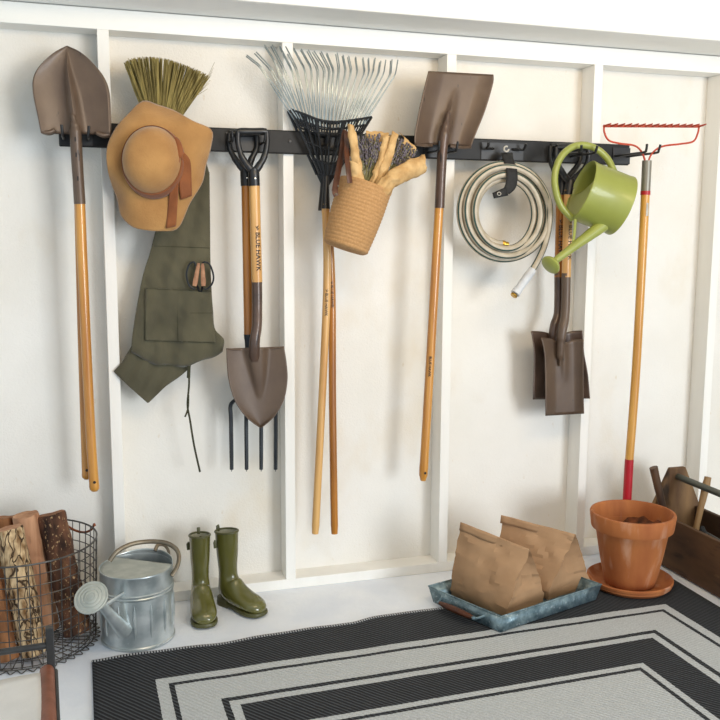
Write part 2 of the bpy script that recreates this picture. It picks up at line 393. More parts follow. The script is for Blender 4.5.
# ------------------------------------------------------------------ broom, hat, apron, scissors
br = thing('straw_broom', 'olive straw broom fanned upward behind the tan felt hat', 'broom', A(168, 190, -.045))
b = MB(); top = cat([(124,63,0), (133,58.5,0), (150,57,0), (170,60,0), (190,67,0), (209,76,0)], 12); top = resample(top, 460)
for i, q in enumerate(top):
    t = i/459; bxx = 146 + 34*t + random.uniform(-1.5, 1.5); Y0 = -.045+random.uniform(-.014, .014)
    e = A(q.x+random.uniform(-1.5, 1.5), q.y+random.uniform(-.6, 2.2)*(1 if random.random() < .9 else 3), Y0-.012+random.uniform(-.02, .02))
    s0 = A(bxx, 118, Y0); mid = s0.lerp(e, .5)+Vector((random.uniform(-.003, .003), 0, 0))
    b.tube([s0, mid, e], [.0019, .0016, .0010], 5)
for i in range(7):
    b.tube([A(180, 118, -.045), A(196+i, 96-i*1.2, -.05), A(208+i*1.1, 87-i*4+random.uniform(-2, 2), -.05)], [.0012, .0009, .0005], 5)
part('bristles', b, straw_m, br, kind='stuff')
b = MB().tube(pxs([(162,116), (164,128), (165,140)], -.045), [.052, .036, .018], 20, flat=.35)
part('neck', b, straw_m, br)
b = MB()
for yy in (121, 126): b.tube(pxs([(140+.6*(yy-116),yy,-.064), (163,yy+1,-.069), (186-.6*(yy-116),yy+2,-.064)], 0), .0016, 6)
part('binding_thread', b, thread_m, br)
part('handle', MB().tube(pxs([(165,138), (169,195)], -.045), .011, 12), ash_m, br)

hat = thing('felt_hat', 'wide brimmed tan felt hat with rust brown ribbon hanging over a straw broom', 'hat', A(165, 228, -.1))
out = [(143,101), (158,105), (174,110.5), (193,121), (211.5,130), (211,146), (206,165), (202,183), (190,203), (178,228), (161,231), (145,230), (132,226.5), (121,215), (117.5,199), (112,185), (107.5,168), (107,148), (115,129), (129,113)]
oc = resample(cat([(a, c, 0) for a, c in out]+[], 8, True) + [Vector((143,101,0))], 97)[:-1]
def crownpt(a, s):
    # s = 0 base .. 1 top ; a angle
    ph = s*PI/2; cxx = 154-7*math.sin(ph); cyy = 163-9*math.sin(ph)
    r = 33.0*(max(math.cos(ph), 0))**.62
    return A(cxx+r*.93*math.cos(a), cyy+r*1.06*math.sin(a), -.125-.105*math.sin(ph)**.9)
rows = []
def ang(q): return math.atan2(q.y-164, q.x-154)
for j in range(17):
    s = j/16; row = []
    for q in oc:
        a = ang(q); bp = (154+33*.93*math.cos(a), 164+33*1.06*math.sin(a))
        px = bp[0]+(q.x-bp[0])*s; py = bp[1]+(q.y-bp[1])*s
        wv = .024*math.sin(3*a+.6)*s**1.4 + .016*math.sin(5*a+2)*s**1.6 + .02*math.exp(-((a+.55)/.35)**2)*s**2
        row.append(A(px, py, -.125+.03*s - .012*math.sin(PI*s) + wv))
    rows.append(row)
part('brim', MB().rings(rows, (False, False)), felt_m, hat, solid=.003, sharp=80)
n = 64; R = [[crownpt(2*PI*k/n, s) for k in range(n)] for s in [i/18 for i in range(18)]+[.985]]
part('crown', MB().rings(R, (False, True)), felt_m, hat, sharp=80)
b = MB(); cen = A(150, 159, -.13)
def outw(p, k): c = Vector((cen.x, p.y, cen.z)); return c+(p-c)*k
b.grid([[outw(crownpt(2*PI*k/n, s), 1.025) for k in range(n+1)] for s in (0, .05, .1, .15, .2, .25)])
part('ribbon_band', b, ribbon_m, hat, solid=.0015)
def strip(l, r, Yf, nu=7, nv=16): return og(l, r, Yf, nu, nv)
b = MB().grid(strip([(171.5,160), (171,180), (168,205), (166,228.5)], [(177,160), (178.5,180), (177.5,205), (176,226.5)], lambda u, t, x, y: -.165+.045*t+.006*math.sin(5*t+u)))
b.grid(strip([(176.5,155), (178.5,175), (179.5,190), (180.5,200)], [(181,150), (190,160), (191.5,180), (192,196)], lambda u, t, x, y: -.165+.04*t+.005*math.sin(4*t-u)))
part('ribbon_tails', b, ribbon_m, hat, solid=.0014)
b = MB().tube(pxs([(172,136,-.15), (178,144,-.17), (179.5,153,-.175), (176.5,161,-.17)], 0, 6), [.006, .011, .012, .007], 12, flat=.6)
b.ball(A(177, 160, -.172), .0125, 12, (.8, .7, 1.3))
part('bow', b, ribbon_m, hat, sharp=70)

def YA(px, py):
    t = (py-170)/195
    nz = noise.noise(Vector((px*.035+py*.02, py*.014, 1.7)))*.018 + noise.noise(Vector((px*.10-py*.05, py*.06, 4.1)))*.008
    return nz*min(1, max(0, t*2)) + -.02 - .016*max(t, 0)**1.5 + .006*math.sin((px-.25*py)*.16)*min(1, max(0, t)) + .004*math.sin(px*.31+py*.05) - .012*math.exp(-((px-220)/7)**2)*math.exp(-((py-343)/14)**2)
ap = thing('canvas_apron', 'olive green canvas apron hanging below the tan hat', 'apron', A(170, 400, -.02))
Lp = [(166,160), (163,200), (155,233), (149.5,254), (143,275), (136.5,308), (132.5,335), (131,353)]
Rp = [(209.5,172), (210,220), (210.5,262), (211.5,289), (213,310), (215,329), (224,339), (222.5,351)]
def wp(u, t, px, py): return px, py + (1-u*u)*14.5*t**6 + (1.2*math.sin(9*u) if t > .9 else 0)
part('apron_body', MB().grid(og(Lp, Rp, lambda u, t, x, y: YA(x, y) - .012*max(0, (t-.93)/.07)**2*-1, 45, 70, True, wp)), apron_m, ap, solid=.0016, sharp=85)
b = MB().grid(og([(131.5,346), (122,362), (113.5,371.5), (130,387.5), (147.5,403)], [(190,352), (191,367), (180,376.5), (166,386), (149,402.5)], lambda u, t, x, y: -.012+.004*math.sin(x*.4+y*.2), 17, 26, False))
part('folded_hem', b, apron_m, ap, solid=.0016, sharp=85)
pk = part('pocket', MB().grid(og([(145.5,288), (145,314), (145,341)], [(211.5,291), (213,316), (215.5,343)], lambda u, t, x, y: YA(x, y)-.0045-.003*(1-t), 33, 26)), apron_m, ap, solid=.0016, sharp=85)
b = MB()
def seam(p0, p1, off=.0062, n=14):
    b.tube([A(p0[0]+(p1[0]-p0[0])*i/n, p0[1]+(p1[1]-p0[1])*i/n, YA(p0[0]+(p1[0]-p0[0])*i/n, p0[1]+(p1[1]-p0[1])*i/n)-off) for i in range(n+1)], .0011, 5)
for q in (((146,288.5), (211,291.5), .0085), ((145.5,289), (145,340), .006), ((145,340.5), (214.5,342.5), .0055), ((190,313), (212,313), .007), ((177,291), (178,341), .0065)): seam(*q)
part('pocket_stitching', b, seam_m, pk)
b = MB(); seam((154,246), (210,248), .0015); b2 = b
part('waist_seam', b2, seam_m, ap)
b = MB().tube(pxs([(189,366,-.03), (189,385,-.032), (187.5,405,-.03), (190,420,-.03), (194,445,-.028), (200,472,-.03)], 0, 6), .0035, 8, flat=.35)
b.tube(pxs([(188.5,395,-.034), (188,408,-.034), (185,417,-.036)], 0, 6), .003, 8, flat=.35)
b.tube(pxs([(189,366,-.03), (188.5,378,-.03)], 0, 6), .006, 8, flat=.35)
part('tie_string', b, seam_m, ap)
b = MB().tube(pxs([(172,166,-.025), (176,140,-.06), (185,134,-.07), (200,150,-.05), (208,175,-.022)], 0, 6), .006, 8, flat=.3)
part('neck_strap', b, apron_m, ap)

scs = thing('garden_scissors', 'black looped garden scissors with copper grips stuck in the apron pocket', 'scissors', A(200, 300, -.045))
for s, loop, g0, g1, nm in ((-1, [(196,266), (194,262), (189,265), (186.5,275), (189,285), (194,289)], (198.8,263), (194.5,286), 'l'),
                           (1, [(202,264), (205,262), (210,265), (213.5,276), (212,284), (206.5,289)], (202.5,263.5), (203.5,286), 'r')):
    Y = -.047
    ring = part('finger_loop', MB().tube(pxs([(g0[0], g0[1])]+loop+[(g1[0], g1[1]+2)], Y, 6), .0032, 8), black_iron, scs)
    part('grip', MB().tube(pxs([g0, ((g0[0]+g1[0])/2, (g0[1]+g1[1])/2), g1], Y-.003, 6), [.0045, .0065, .0075, .0085, .0075], 10, flat=.5), copper_m, ring, 'copper coloured grip')
def inpk(q): return [A(x, y, YA(x, y)-.0028) if y > 290 else A(x, y, -.043) for x, y in q]
b = MB().tube(inpk([(197,286), (200,293), (202,303)]), [.004, .003, .001], 8, flat=.3).tube(inpk([(202.5,286), (201,293), (203.5,303)]), [.004, .003, .001], 8, flat=.3)
part('blades', b, black_iron, scs)

# ------------------------------------------------------------------ D-handle tools
def d_handle(th, gl, gr, la, ra, neck, nb, Y, riv=True):
    y0 = A(gl[0], gl[1], Y); y1 = A(gr[0], gr[1], Y)
    yk = MB()
    yk.tube(pxs([gl]+la+[neck], Y, 7), [.0095, .0095, .010, .0115, .013, .0145], 12)
    yk.tube(pxs([gr]+ra+[neck], Y, 7), [.0095, .0095, .010, .0115, .013, .0145], 12)
    yk.tube(pxs([(neck[0], neck[1]-5), neck, nb], Y, 5), [.013, .0180, .0198, .0198], 16)
    g = part('d_grip_yoke', yk, plast_m, th, sharp=60)
    part('grip_bar', MB().tube(lp(y0, y1, 9), [.0105, .0125, .0125, .012, .012, .012, .0125, .0125, .0105], 16), plast_m, g, sharp=60)
    if riv: part('rivet', MB().lathe([(.0001, .003), (.003, .0022), (.0042, 0)], A(neck[0]+.5, neck[1]+(nb[1]-neck[1])*.45, Y)+Vector((0, -.0183, 0)), (0, -1, 0), 14), rivet_m, g, 'bright rivet')

sp = thing('d_handle_shovel', 'round point shovel with black D grip hung blade down over a garden fork', 'shovel', A(260, 428, -.07))
d_handle(sp, (238,131.5), (266.5,131.5), [(238,143), (241.5,156), (248,166)], [(267,143), (264.5,156), (259,166)], (253.7,173), (254.3,186), -.075)
w = pxs([(254.3,180), (255.5,230), (257,282)], -.075, 8)
hd = part('handle', MB().tube(w, .0186, 18), ash_m, sp)
wrap_text('BLUE HAWK', .0235, w[7]+Vector((0,0,-.03)), (w[-1]-w[0]), .0187, hd, hawk=True, toward=(.25,-1,0))
p = pxs([(257,277,-.075), (257.3,305,-.077), (257,325,-.088), (254.8,340,-.094), (254.3,350,-.088), (254.5,360,-.076)], 0, 8)
part('socket', MB().tube(p, [.0178, .0176, .0172, .0172, .0178, .0185, .019, .019, .017], 18), brown_dark, sp, sharp=60)
def Yd(u, t, px, py):
    return -.064 - .02*abs(u)**2.2 - .030*math.exp(-((u-.02)/(.36-.26*min(t/.55, 1)))**4)*max(0, 1-t/.56)**.8
bl = part('blade', MB().grid(og([(226.5,348.5), (227,365), (229,382), (234.5,400), (243,413.5), (252,422), (260.5,427.8)],
       [(284,346.5), (286.5,362), (287.6,379), (284.5,398), (277,413), (268.5,422), (261,427.8)], Yd, 41, 34)), brown_m, sp, solid=.0028)
for a, c in (((226.5,349), (240.5,350)), ((284,347), (269,348.6))):
    part('foot_step', MB().tube([A(a[0], a[1], -.084), A((a[0]+c[0])/2, (a[1]+c[1])/2, -.076), A(c[0], c[1], -.068)], [.003, .004, .003], 8), brown_m, bl)

fk = thing('garden_fork', 'black garden fork with four tines and D grip hung behind the D grip shovel', 'fork', A(253, 471, -.02))
d_handle(fk, (229.5,133.5), (256,133), [(229.5,147), (234.5,158), (240.5,166)], [(257,147), (252,158), (249,166)], (245.8,172), (246.3,186), -.028)
w = pxs([(246.3,180), (247.5,250), (249,337)], -.03, 8)
part('handle', MB().tube(w, .0175, 18), oak_dark, fk)
b = MB().tube(pxs([(249,334,-.03), (250,350,-.03), (252,375,-.028), (253,392,-.026)], 0, 6), [.0185, .017, .012, .009], 14)
part('socket', b, black_iron, fk)
for i, (xt, xb) in enumerate(((230.8,231.6), (246,246.6), (261,261.2), (275.6,275.6))):
    sh = (253-xt)
    p = pxs([(253+(xt-253)*.35, 396), (xt+sh*.3, 399), (xt, 405), (xt+.2, 420), (xb, 462), (xb, 471.5)], -.026, 6)
    part('tine', MB().tube(p, [.006, .006, .0068, .0072, .0074, .0074, .007, .0012], 6, up=(1, -1, 0)), black_iron, fk, sharp=50)

# two square spades behind the watering can
def sq_spade(label, D, wood, sock, L_, R_, Yb, txt, wm, steelm):
    th = thing('d_handle_spade', label, 'spade', A(L_[-1][0]+20, L_[-1][1], Yb))
    d_handle(th, *D)
    w = pxs(wood, 0, 8); h = part('handle', MB().tube(w, .0178, 18), wm, th)
    wrap_text('BLUE HAWK', .0235, w[0].lerp(w[-1], .40), (w[-1]-w[0]), .0178, h, hawk=True, toward=(-.35 if txt < 0 else .15, -1, 0))
    part('socket', MB().tube(pxs(sock, 0, 8), [.0176, .0172, .0172, .0175, .0172, .014, .006], 18), steelm, th, sharp=60)
    def Yf(u, t, px, py):
        e = max(0, (abs(u)-.45)/.55)
        return Yb - .03*e**1.5 - .018*math.exp(-(u/.16)**2)*max(0, 1-t/.6) + .012*t
    b = MB().grid(og(L_, R_, Yf, 37, 24, True, lambda u, t, px, py: (px, py + 4.5*math.exp(-(u/.4)**2)*max(0, 1-t/.2)*(1 if abs(u) < .8 else .5))))
    part('blade', b, steelm, th, solid=.0028)
sq_spade('square spade with D grip behind the green watering can, front one of two',
    ((556.5,147), (588,147.5), [(556.5,160), (561,170), (566,178)], [(588,160), (583,170), (575,178)], (570.5,183), (568.5,195), -.062),
    [(568.8,190,-.062), (567.5,230,-.062), (566.2,277,-.062)], [(566.2,273,-.062), (565.8,300,-.063), (564.8,318,-.07), (562.5,330,-.078), (560.5,345,-.075), (560,366,-.06)],
    [(541,337.5), (544.3,352), (545.3,376), (545.6,415.8)], [(583.6,339.5), (583.4,362), (583.4,390), (584,413.6)], -.055, 1, ash_m, brown_m)
sq_spade('square spade almost hidden behind the front spade, wider dark blade edges showing',
    ((550.5,146), (580,146), [(550.5,160), (554,170), (559,178)], [(580,160), (574,170), (567,178)], (562.5,183), (561,195), -.018),
    [(561,190,-.018), (560,230,-.018), (558.8,277,-.018)], [(558.8,273,-.018), (558.6,300,-.018), (557.8,315,-.022), (554,327,-.03), (553,342,-.028), (556,366,-.02)],
    [(531,331), (534,350), (533.8,372), (533,399.5)], [(582.5,330.5), (584,352), (588,375), (590,398.5)], -.012, -1, oak_dark, brown_dark)

# ------------------------------------------------------------------ leaf rakes
def leaf_rake(label, dx, dy, Y, hpts, wm, txt, seed):
    rk = thing('leaf_rake', label, 'rake', A(hpts[-1][0], hpts[-1][1], hpts[-1][2]))
    te = resample(cat([(291,109.4,0), (304,114,0), (318,119.5,0), (332,121.8,0), (346,121,0), (360,119,0), (371.5,117,0)], 8), 105)
    ap_ = Vector((327, 189, 0))
    def P(i, f, o=0):
        t = i/104; q = te[i].lerp(ap_, f); bow = .035*(1-(2*t-1)**2)*(1-f)
        return A(q.x+dx, q.y+dy, Y - bow + o + .015*f)
    b = MB()
    for f, r in ((0, .0045), (.095, .0028), (.19, .0036), (.40, .003), (.62, .004)):
        b.tube([P(i, f) for i in range(0, 105, 4)], r, 7)
    for i in range(0, 105, 4): b.tube([P(i, 0), P(i, .1), P(i, .19)], .0022, 5)
    for i in (0, 17, 34, 52, 70, 87, 104):
        b.tube([P(i, f) for f in (0, .19, .4, .62, .8)], .0052 if i in (0, 104) else .0042, 6)
    b.grid([[P(i, f) for i in range(0, 105, 8)] for f in (.60, .7, .8, .88, .95)])
    b.grid([[P(i, f) + Vector((0, .004, 0)) for i in range(0, 105, 8)] for f in (.60, .7, .8, .88, .95)])
    hd = part('rake_head', b, plast_m, rk, sharp=50)
    b = MB().tube([A(326.5+dx, 176+dy, Y+.006), A(326+dx, 192+dy, Y+.004), A(325.5+dx, 209+dy, Y)], [.009, .012, .0165], 14)
    part('socket', b, plast_m, hd)
    tips = [(247,55), (256,52), (265,45), (272,45), (280,46), (286,46.5), (294,48), (301,49), (308,50), (314,51), (321,51.5), (327,53), (337,53), (343,55), (349,56), (356,57), (363,57.5), (369,58), (375,58), (381,61), (386,60), (392,59.5), (398,60)]
    bends = [(260,65), (271,68), (274,59), (283,66), (291.5,68), (297,68), (305,68), (311,67), (318,68), (325,68), (330,69), (334,69.5), (339.5,68), (346,70), (352,70), (358,71.6), (364.7,71.6), (369.5,72), (373,72), (379,73), (384,73), (391,74), (395.5,74)]
    N = len(tips)
    for i in range(N):
        k = int(4+96*i/(N-1)); s0 = P(k, .1, -.001)
        bo = .03*(1-(2*i/(N-1)-1)**2)
        jx = random.uniform(-1, 1)*seed
        bd = A(bends[i][0]+dx*.3+jx, bends[i][1]+dy, Y-bo-.01); tp = A(tips[i][0]+dx*.3+jx*1.2, tips[i][1]+dy, Y+.03)
        b = MB().tube([s0, s0.lerp(bd, .5), bd.lerp(s0, .04), bd.lerp(tp, .12), tp], .0024, 6, flat=.6)
        tn = part('tine', b, steel_m, rk)
    w = cat([A(*q) for q in hpts], 10)
    h = part('handle', MB().tube(w, [.0140]*(len(w)-2)+[.0142, .0120], 16), wm, rk, sharp=60)
    q = [v for v in w if v.z < txt]
    wrap_text('BLUE HAWK', .0145, q[0], (w[-1]-w[0]), .0142, h, hawk=True)
leaf_rake('leaf rake with pale handle and steel tines, directly behind the rope basket', 0, 0, -.062,
    [(325.5,204,-.062), (327,250,-.06), (326.5,300,-.06), (322,400,-.06), (315.2,533.5,-.06)], ash_m, A(327, 287, -.06).z, .3)
leaf_rake('leaf rake with darker amber handle, nested behind the pale handled rake', -3, 1.5, -.012,
    [(324.5,207,-.014), (329.5,240,-.02), (332,300,-.024), (332.5,400,-.024), (334.5,533.5,-.024)], oak_dark, A(331.5, 283, -.024).z, .6)

# ------------------------------------------------------------------ rope basket with lavender
bk = thing('rope_basket', 'tan coiled rope basket tilted on a leather strap in front of the leaf rakes', 'basket', A(346, 255, -.185))
o = A(365.7, 185, -.185); bt = A(345.5, 247.5, -.185); ax = (bt-o); H = ax.length; ax.normalize()
prof = []; NC = 18
def br_(t): return .0905 - .013*t + .004*math.sin(PI*t)
for i in range(NC):
    for k in range(5):
        t = (i+k/5)/NC; prof.append((br_(t) + .0016*math.sin(PI*k/5), H*t))
prof += [(br_(1)-.001, H), (br_(1)-.010, H+.006), (.03, H+.008), (.001, H+.008)]
inner = [(.001, H-.004), (br_(1)-.012, H-.006), (br_(0)-.008, .004), (br_(0)-.004, -.002)]
part('rope_body', MB().lathe(inner+prof, o, ax, 64), rope_m, bk, sharp=70)
b = MB().tube(pxs([(336.5,196,-.235), (335,190,-.23), (338,172,-.2), (342,152,-.15), (344,136,-.115), (346,131,-.105)], 0, 6), .0105, 10, flat=.25, up=(0, -1, 0))
b.tube(pxs([(346,132,-.11), (346.5,142,-.18), (347,158,-.235), (348.5,172,-.262), (350,183,-.268)], 0, 6), .0105, 10, flat=.25, up=(0, -1, 0))
stp = part('leather_strap', b, leather_m, bk)
for q in ((338.2,186,-.243), (336.2,194,-.247)): part('strap_rivet', MB().ball(A(*q), .004, 8), bronze_m, stp)
def bouquet(label, sheets, stems, foot):
    th = thing('lavender_bouquet', label, 'bouquet', foot)
    for L_, R_, Yf in sheets:
        part('paper_wrap', MB().grid([[v+Vector((noise.noise(v*55), noise.noise(v*45+Vector((3,1,2))), noise.noise(v*60)))*.006 for v in r_] for r_ in og(L_, R_, Yf, 15, 22)]), paper_m, th, solid=.0008, sharp=50)
    b = MB()
    for i in range(stems[0]):
        bx_, by_ = stems[1]; t = random.random(); s = random.random()
        x0, x1, ya, yb = stems[2]
        tipx = x0+(x1-x0)*t; tipy = ya+(yb-ya)*t + s*s*26*stems[3]; Yt = stems[4]+random.uniform(-.02, .02)
        tip = A(tipx, tipy, Yt); base = A(bx_+random.uniform(-5, 5), by_, stems[4]+random.uniform(-.012, .012))
        b.tube([base, base.lerp(tip, .5), tip], .0009, 4, mat=1)
        for k in range(9):
            f = 1 - k*.042 - random.uniform(0, .02); c = base.lerp(tip, f)+Vector((random.uniform(-.0035, .0035), random.uniform(-.0035, .0035), 0))
            b.ball(c, .0036*(.7+.5*random.random()), 6, (1, 1, 1.4))
    part('lavender_sprigs', b, [lav_m, stem_m], th, kind='stuff')
Yq = -.19
bouquet('dried lavender in tan paper standing upright in the rope basket, left of the two bundles',
  [([(347,123.5), (350,150), (354,178), (358,192)], [(354,126.5), (358,145), (362,170), (366,192)], lambda u, t, x, y: Yq-.03-.012*(1-u*u)),
   ([(366,131), (370,150), (369,175), (366,198)], [(389,132.5), (384,150), (377,175), (371,198)], lambda u, t, x, y: Yq+.03-.01*u*u),
   ([(350,160), (352,178), (356,194)], [(362,166), (364,180), (365,194)], lambda u, t, x, y: Yq-.05-.01*(1-u*u)),
   ([(383,137), (377,160), (369,182), (364,196)], [(391,134), (386,158), (379,180), (372,198)], lambda u, t, x, y: Yq-.02-.012*(1-u*u))],
  (52, (364, 196), (355, 384, 133, 134), 1, Yq-.005), A(364, 200, Yq))
bouquet('dried lavender in tan paper leaning far right out of the tilted rope basket',
  [([(393,131), (387,148), (380,168), (372,196)], [(399,134), (394,152), (388,172), (380,200)], lambda u, t, x, y: Yq-.03-.01*(1-u*u)),
   ([(425,154), (408,160), (390,170), (374,186)], [(427.5,172), (410,180), (396,186), (384,200)], lambda u, t, x, y: Yq-.055-.02*(1-u*u)),
   ([(398,132), (404,140), (390,170), (378,198)], [(412,143), (415,152), (400,178), (386,202)], lambda u, t, x, y: Yq+.03)],
  (46, (378, 200), (394, 417, 134, 150), .35, Yq-.012), A(380, 204, Yq))

# ------------------------------------------------------------------ square shovel (blade up)
ss = thing('square_shovel', 'brown square mouthed shovel hung blade up to the right of the rope basket', 'shovel', A(423, 480, -.075))
def Ys(u, t, px, py):
    e = max(0, (abs(u)-.5)/.5)
    return -.078 - .034*e**1.4*(1-.3*(1-t)) - .026*math.exp(-((u+.08*(1-t))/(.05+.11*t))**2)*min(1, max(0, (t-.22)/.5)) + .012*(1-t)
bl = part('blade', MB().grid(og([(428.5,71), (424,89), (419,111), (414.6,136), (415,144)], [(493.5,74.6), (493,84), (485,111), (474.5,137), (471.5,146)], Ys, 41, 30)), brown_m, ss, solid=.0028)
for q in ([(415.5,144,-.108), (423,145.5,-.09), (432,145.5,-.083)], [(450,146,-.083), (460,147.5,-.086), (471,147,-.108)]):
    part('foot_step', MB().tube(pxs(q, 0, 5), .0055, 8), brown_m, bl)
p = pxs([(449,110,-.1), (445,130,-.108), (442.5,150,-.106), (441,175,-.102), (439.5,208,-.098)], 0, 8)
part('socket', MB().tube(p, [.003, .009, .0145, .018, .0182, .018, .018, .0178, .0178, .0178], 18), brown_dark, ss, sharp=60)
w = cat([p[-1]+Vector((0,0,.03)), A(436, 260, -.093), A(430, 365, -.086), A(423, 480.5, -.08)], 12)
h = part('handle', MB().tube(w, [.0165]*(len(w)-3)+[.0172, .0165, .010], 18), oak_m, ss, sharp=60)
part('hang_hole', MB().lathe([(.0045, 0), (.005, .0008)], A(423.6, 472, -.08)+Vector((0, -.0173, 0)), (0, -1, 0), 14), ink_m, h, 'dark drilled hole')
q = [v for v in w if v.z < A(430, 352, -.088).z][0]
wrap_text('BLUE HAWK', .0135, q, (w[-1]-w[-14]), .0172, h)

# ------------------------------------------------------------------ hose
hs = thing('garden_hose', 'coiled beige garden hose with grey nozzle grip hanging from the rail', 'hose', A(500, 270, -.08))
hc = A(503.2, 213, -.08); pts = []
st = math.radians(183); en = math.radians(62+360*5); N = 460
for i in range(N):
    f = i/(N-1); a = st+(en-st)*f; lay = (a-st)/(2*PI)
    R_ = .114 + .0150*lay + .0035*math.sin(a*2.1+1)*min(1, lay); yy = (.0100 if int(lay) % 2 == 0 else -.0100)
    fr_ = lay-int(lay); nx = -yy
    if fr_ > .8: yy = yy + (nx-yy)*(.5-.5*math.cos((fr_-.8)/.2*PI))
    pts.append(hc + Vector((R_*math.sin(a), yy-.02, R_*math.cos(a)*1.0)))
tail = [A(549.5, 205, -.115), A(549, 225, -.115), A(544.5, 245, -.115), A(538, 260, -.115), A(531.5, 271, -.115)]
full = pts + cat([pts[-2], pts[-1]] + tail, 8)[9:]
part('hose_tube', MB().tube(full, .0122, 12, sector=(2, 10)), [hose_m, stripe_m], hs, sharp=80)
d = (pts[0]-pts[3]).normalized()
part('brass_coupling', MB().lathe([(.0105, -.004), (.0135, 0), (.0135, .010), (.0105, .012), (.0105, .024), (.006, .025)], pts[0], d, 18), brass_m, hs, 'brass end coupling')
nz0 = A(533, 269, -.115); nz1 = A(514.5, 294.5, -.13); d = nz1-nz0; Ln = d.length
part('nozzle_grip', MB().lathe([(.011, 0), (.0155, .004), (.0165, Ln*.3), (.0155, Ln*.75), (.0185, Ln*.93), (.0185, Ln*.97), (.013, Ln*.975)], nz0, d, 20), grip_m, hs, 'pale grey nozzle grip')
part('brass_tip', MB().lathe([(.0125, 0), (.0135, .006), (.012, .008), (.004, .0075)], nz1, d, 18), brass_m, hs, 'brass tip')
sr = thing('hanger_strap', 'black webbing strap looped round the beige hose below the rail', 'strap', A(505, 197, -.12))
b = MB()
b.grid(og([(501,153), (503,160), (506,168), (506.5,178), (504.5,187), (499.5,193)], [(512.5,153), (513.5,160), (516.5,168), (517.5,178), (515.5,188), (509.5,194)], lambda u, t, x, y: -.062-.066*min(1, t*2.2)**.7, 5, 20))
b.grid(og([(506,187), (499,190), (492.5,193)], [(508,195.5), (501,197), (494,198.5)], lambda u, t, x, y: -.132, 4, 5))
b.grid(og([(498,160), (497,166)], [(505,159), (505,168)], lambda u, t, x, y: -.06-.01*t, 3, 4, False))
part('strap_band', b, strap_m, sr, solid=.004)
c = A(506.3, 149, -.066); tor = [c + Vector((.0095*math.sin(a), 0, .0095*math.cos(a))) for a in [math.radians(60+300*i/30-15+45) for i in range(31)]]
part('grommet_ring', MB().tube(tor, .0034, 10), sticker_m, sr, 'pale metal grommet ring')  # the open C shape copies the highlight on the ring
c = A(499, 193.8, -.1355); part('tab_hole', MB().tube([c+Vector((.007*math.cos(a), -.001, .006*math.sin(a))) for a in [2*PI*i/16 for i in range(16)]], .0016, 6, closed=True), sticker_m, sr)

# ------------------------------------------------------------------ green watering can
gc = thing('green_watering_can', 'lime green watering can tipped sideways on the rail in front of square spades', 'watering can', A(600, 236, -.17))
RC = A(580.5, 190, -.185)                       # rim centre
vw = ray(598, 195).normalized(); ex = (RT-vw*RT.dot(vw)).normalized(); ey = (UP-vw*UP.dot(vw)-ex*UP.dot(ex)).normalized()
av = (ex*.93 + ey*-.365)*.95 + vw*.31; av.normalize()   # mouth to base
Rr = .112; HB = .168
prof = [(Rr-.004, .006), (Rr, 0), (Rr+.002, .003), (Rr+.001, .01), (Rr*.995, .02), (Rr*1.0, HB*.5), (Rr*1.0, HB*.93), (Rr*1.015, HB*.95), (Rr*1.015, HB*.99), (Rr*.98, HB), (.02, HB-.004), (.001, HB-.004)]
bottom_in = [(.001, HB-.012), (Rr-.006, HB-.014), (Rr-.006, .02)]
body = part('can_body', MB().lathe(bottom_in+prof, RC, av, 56), green_m, gc)
# frame on the mouth plane: e1 points towards the spout side (down left), e2 across
spd = A(573, 219, -.2)-RC; spd = (spd - av*spd.dot(av)).normalized(); e2 = av.cross(spd)
b = MB()
rows = []
for i in range(13):
    s = -.12 + 1.1*i/12                                       # from the cut edge to the rim
    half = math.sqrt(max(0, 1-s*s)); row = []
    for k in range(13):
        u = -1+2*k/12; row.append(RC + spd*(Rr*.985*(s - .30*(1-u*u)*(1-i/12)*-.6)) + e2*(Rr*.985*half*u) + av*(.004))
    rows.append(row)
part('mouth_cover', MB().grid(rows), green_m, body, solid=.002)
hp = pxs([(573,219,-.19), (561,206,-.185), (555.3,188,-.18), (555.3,172,-.176), (561,157,-.173), (571.5,147.5,-.171), (583.5,145,-.171), (596.5,149,-.172), (607.5,159,-.178), (614,172,-.19)], 0, 7)
part('hoop_handle', MB().tube(hp, .0128, 14), green_m, gc)
s0 = A(603, 225, -.235); s1 = A(554, 261.5, -.25)
spout = part('spout', MB().tube(lp(s0, s1, 6), [.025, .022, .019, .0165, .0145, .0125], 18), green_m, gc)
part('spout_brace', MB().tube(pxs([(575.5,219,-.215), (574.5,232,-.228), (573,245,-.243)], 0, 4), .006, 8, flat=.5), green_m, spout)
rd = ((s1-s0).normalized()*.95 + Vector((-.05, -.22, -.12))).normalized()
part('rose', MB().lathe([(.0125, -.004), (.016, .0), (.031, .012), (.037, .020), (.037, .026), (.032, .030), (.016, .034), (.001, .035)], s1-rd*.002, rd, 30), green_m, spout, 'domed green sprinkler rose')

# ------------------------------------------------------------------ bow rake
bw = thing('bow_rake', 'orange red bow rake with yellow wood handle hung at the rail end', 'rake', A(627, 503, -.1))
Yb = -.195; bl_, br2 = A(603.5, 126, Yb), A(699, 126.5, Yb)
bar = part('head_bar', MB().tube(lp(bl_, br2, 3), .005, 8), red_m, bw)
for i in range(15):
    c = bl_.lerp(br2, .006+.985*i/14)
    part('tooth', MB().tube([c, c+Vector((.0, -.024, .001)), c+Vector((-.001, -.046, .003))], [.0042, .0038, .0022], 6), red_m, bar)
part('bow', MB().tube(pxs([(604,127), (604.5,133), (609,140.5), (620,143.5), (634,145.5), (641,151), (644.5,159), (646,168)], Yb, 7), .0036, 8)
     .tube(pxs([(699,127), (697.5,134), (693,141.5), (680,144), (664,146), (655,150.5), (649.5,158), (648,168)], Yb, 7), .0036, 8), red_m, bw)
p = pxs([(647,160.5,Yb), (645.3,194,Yb+.003)], 0, 6)
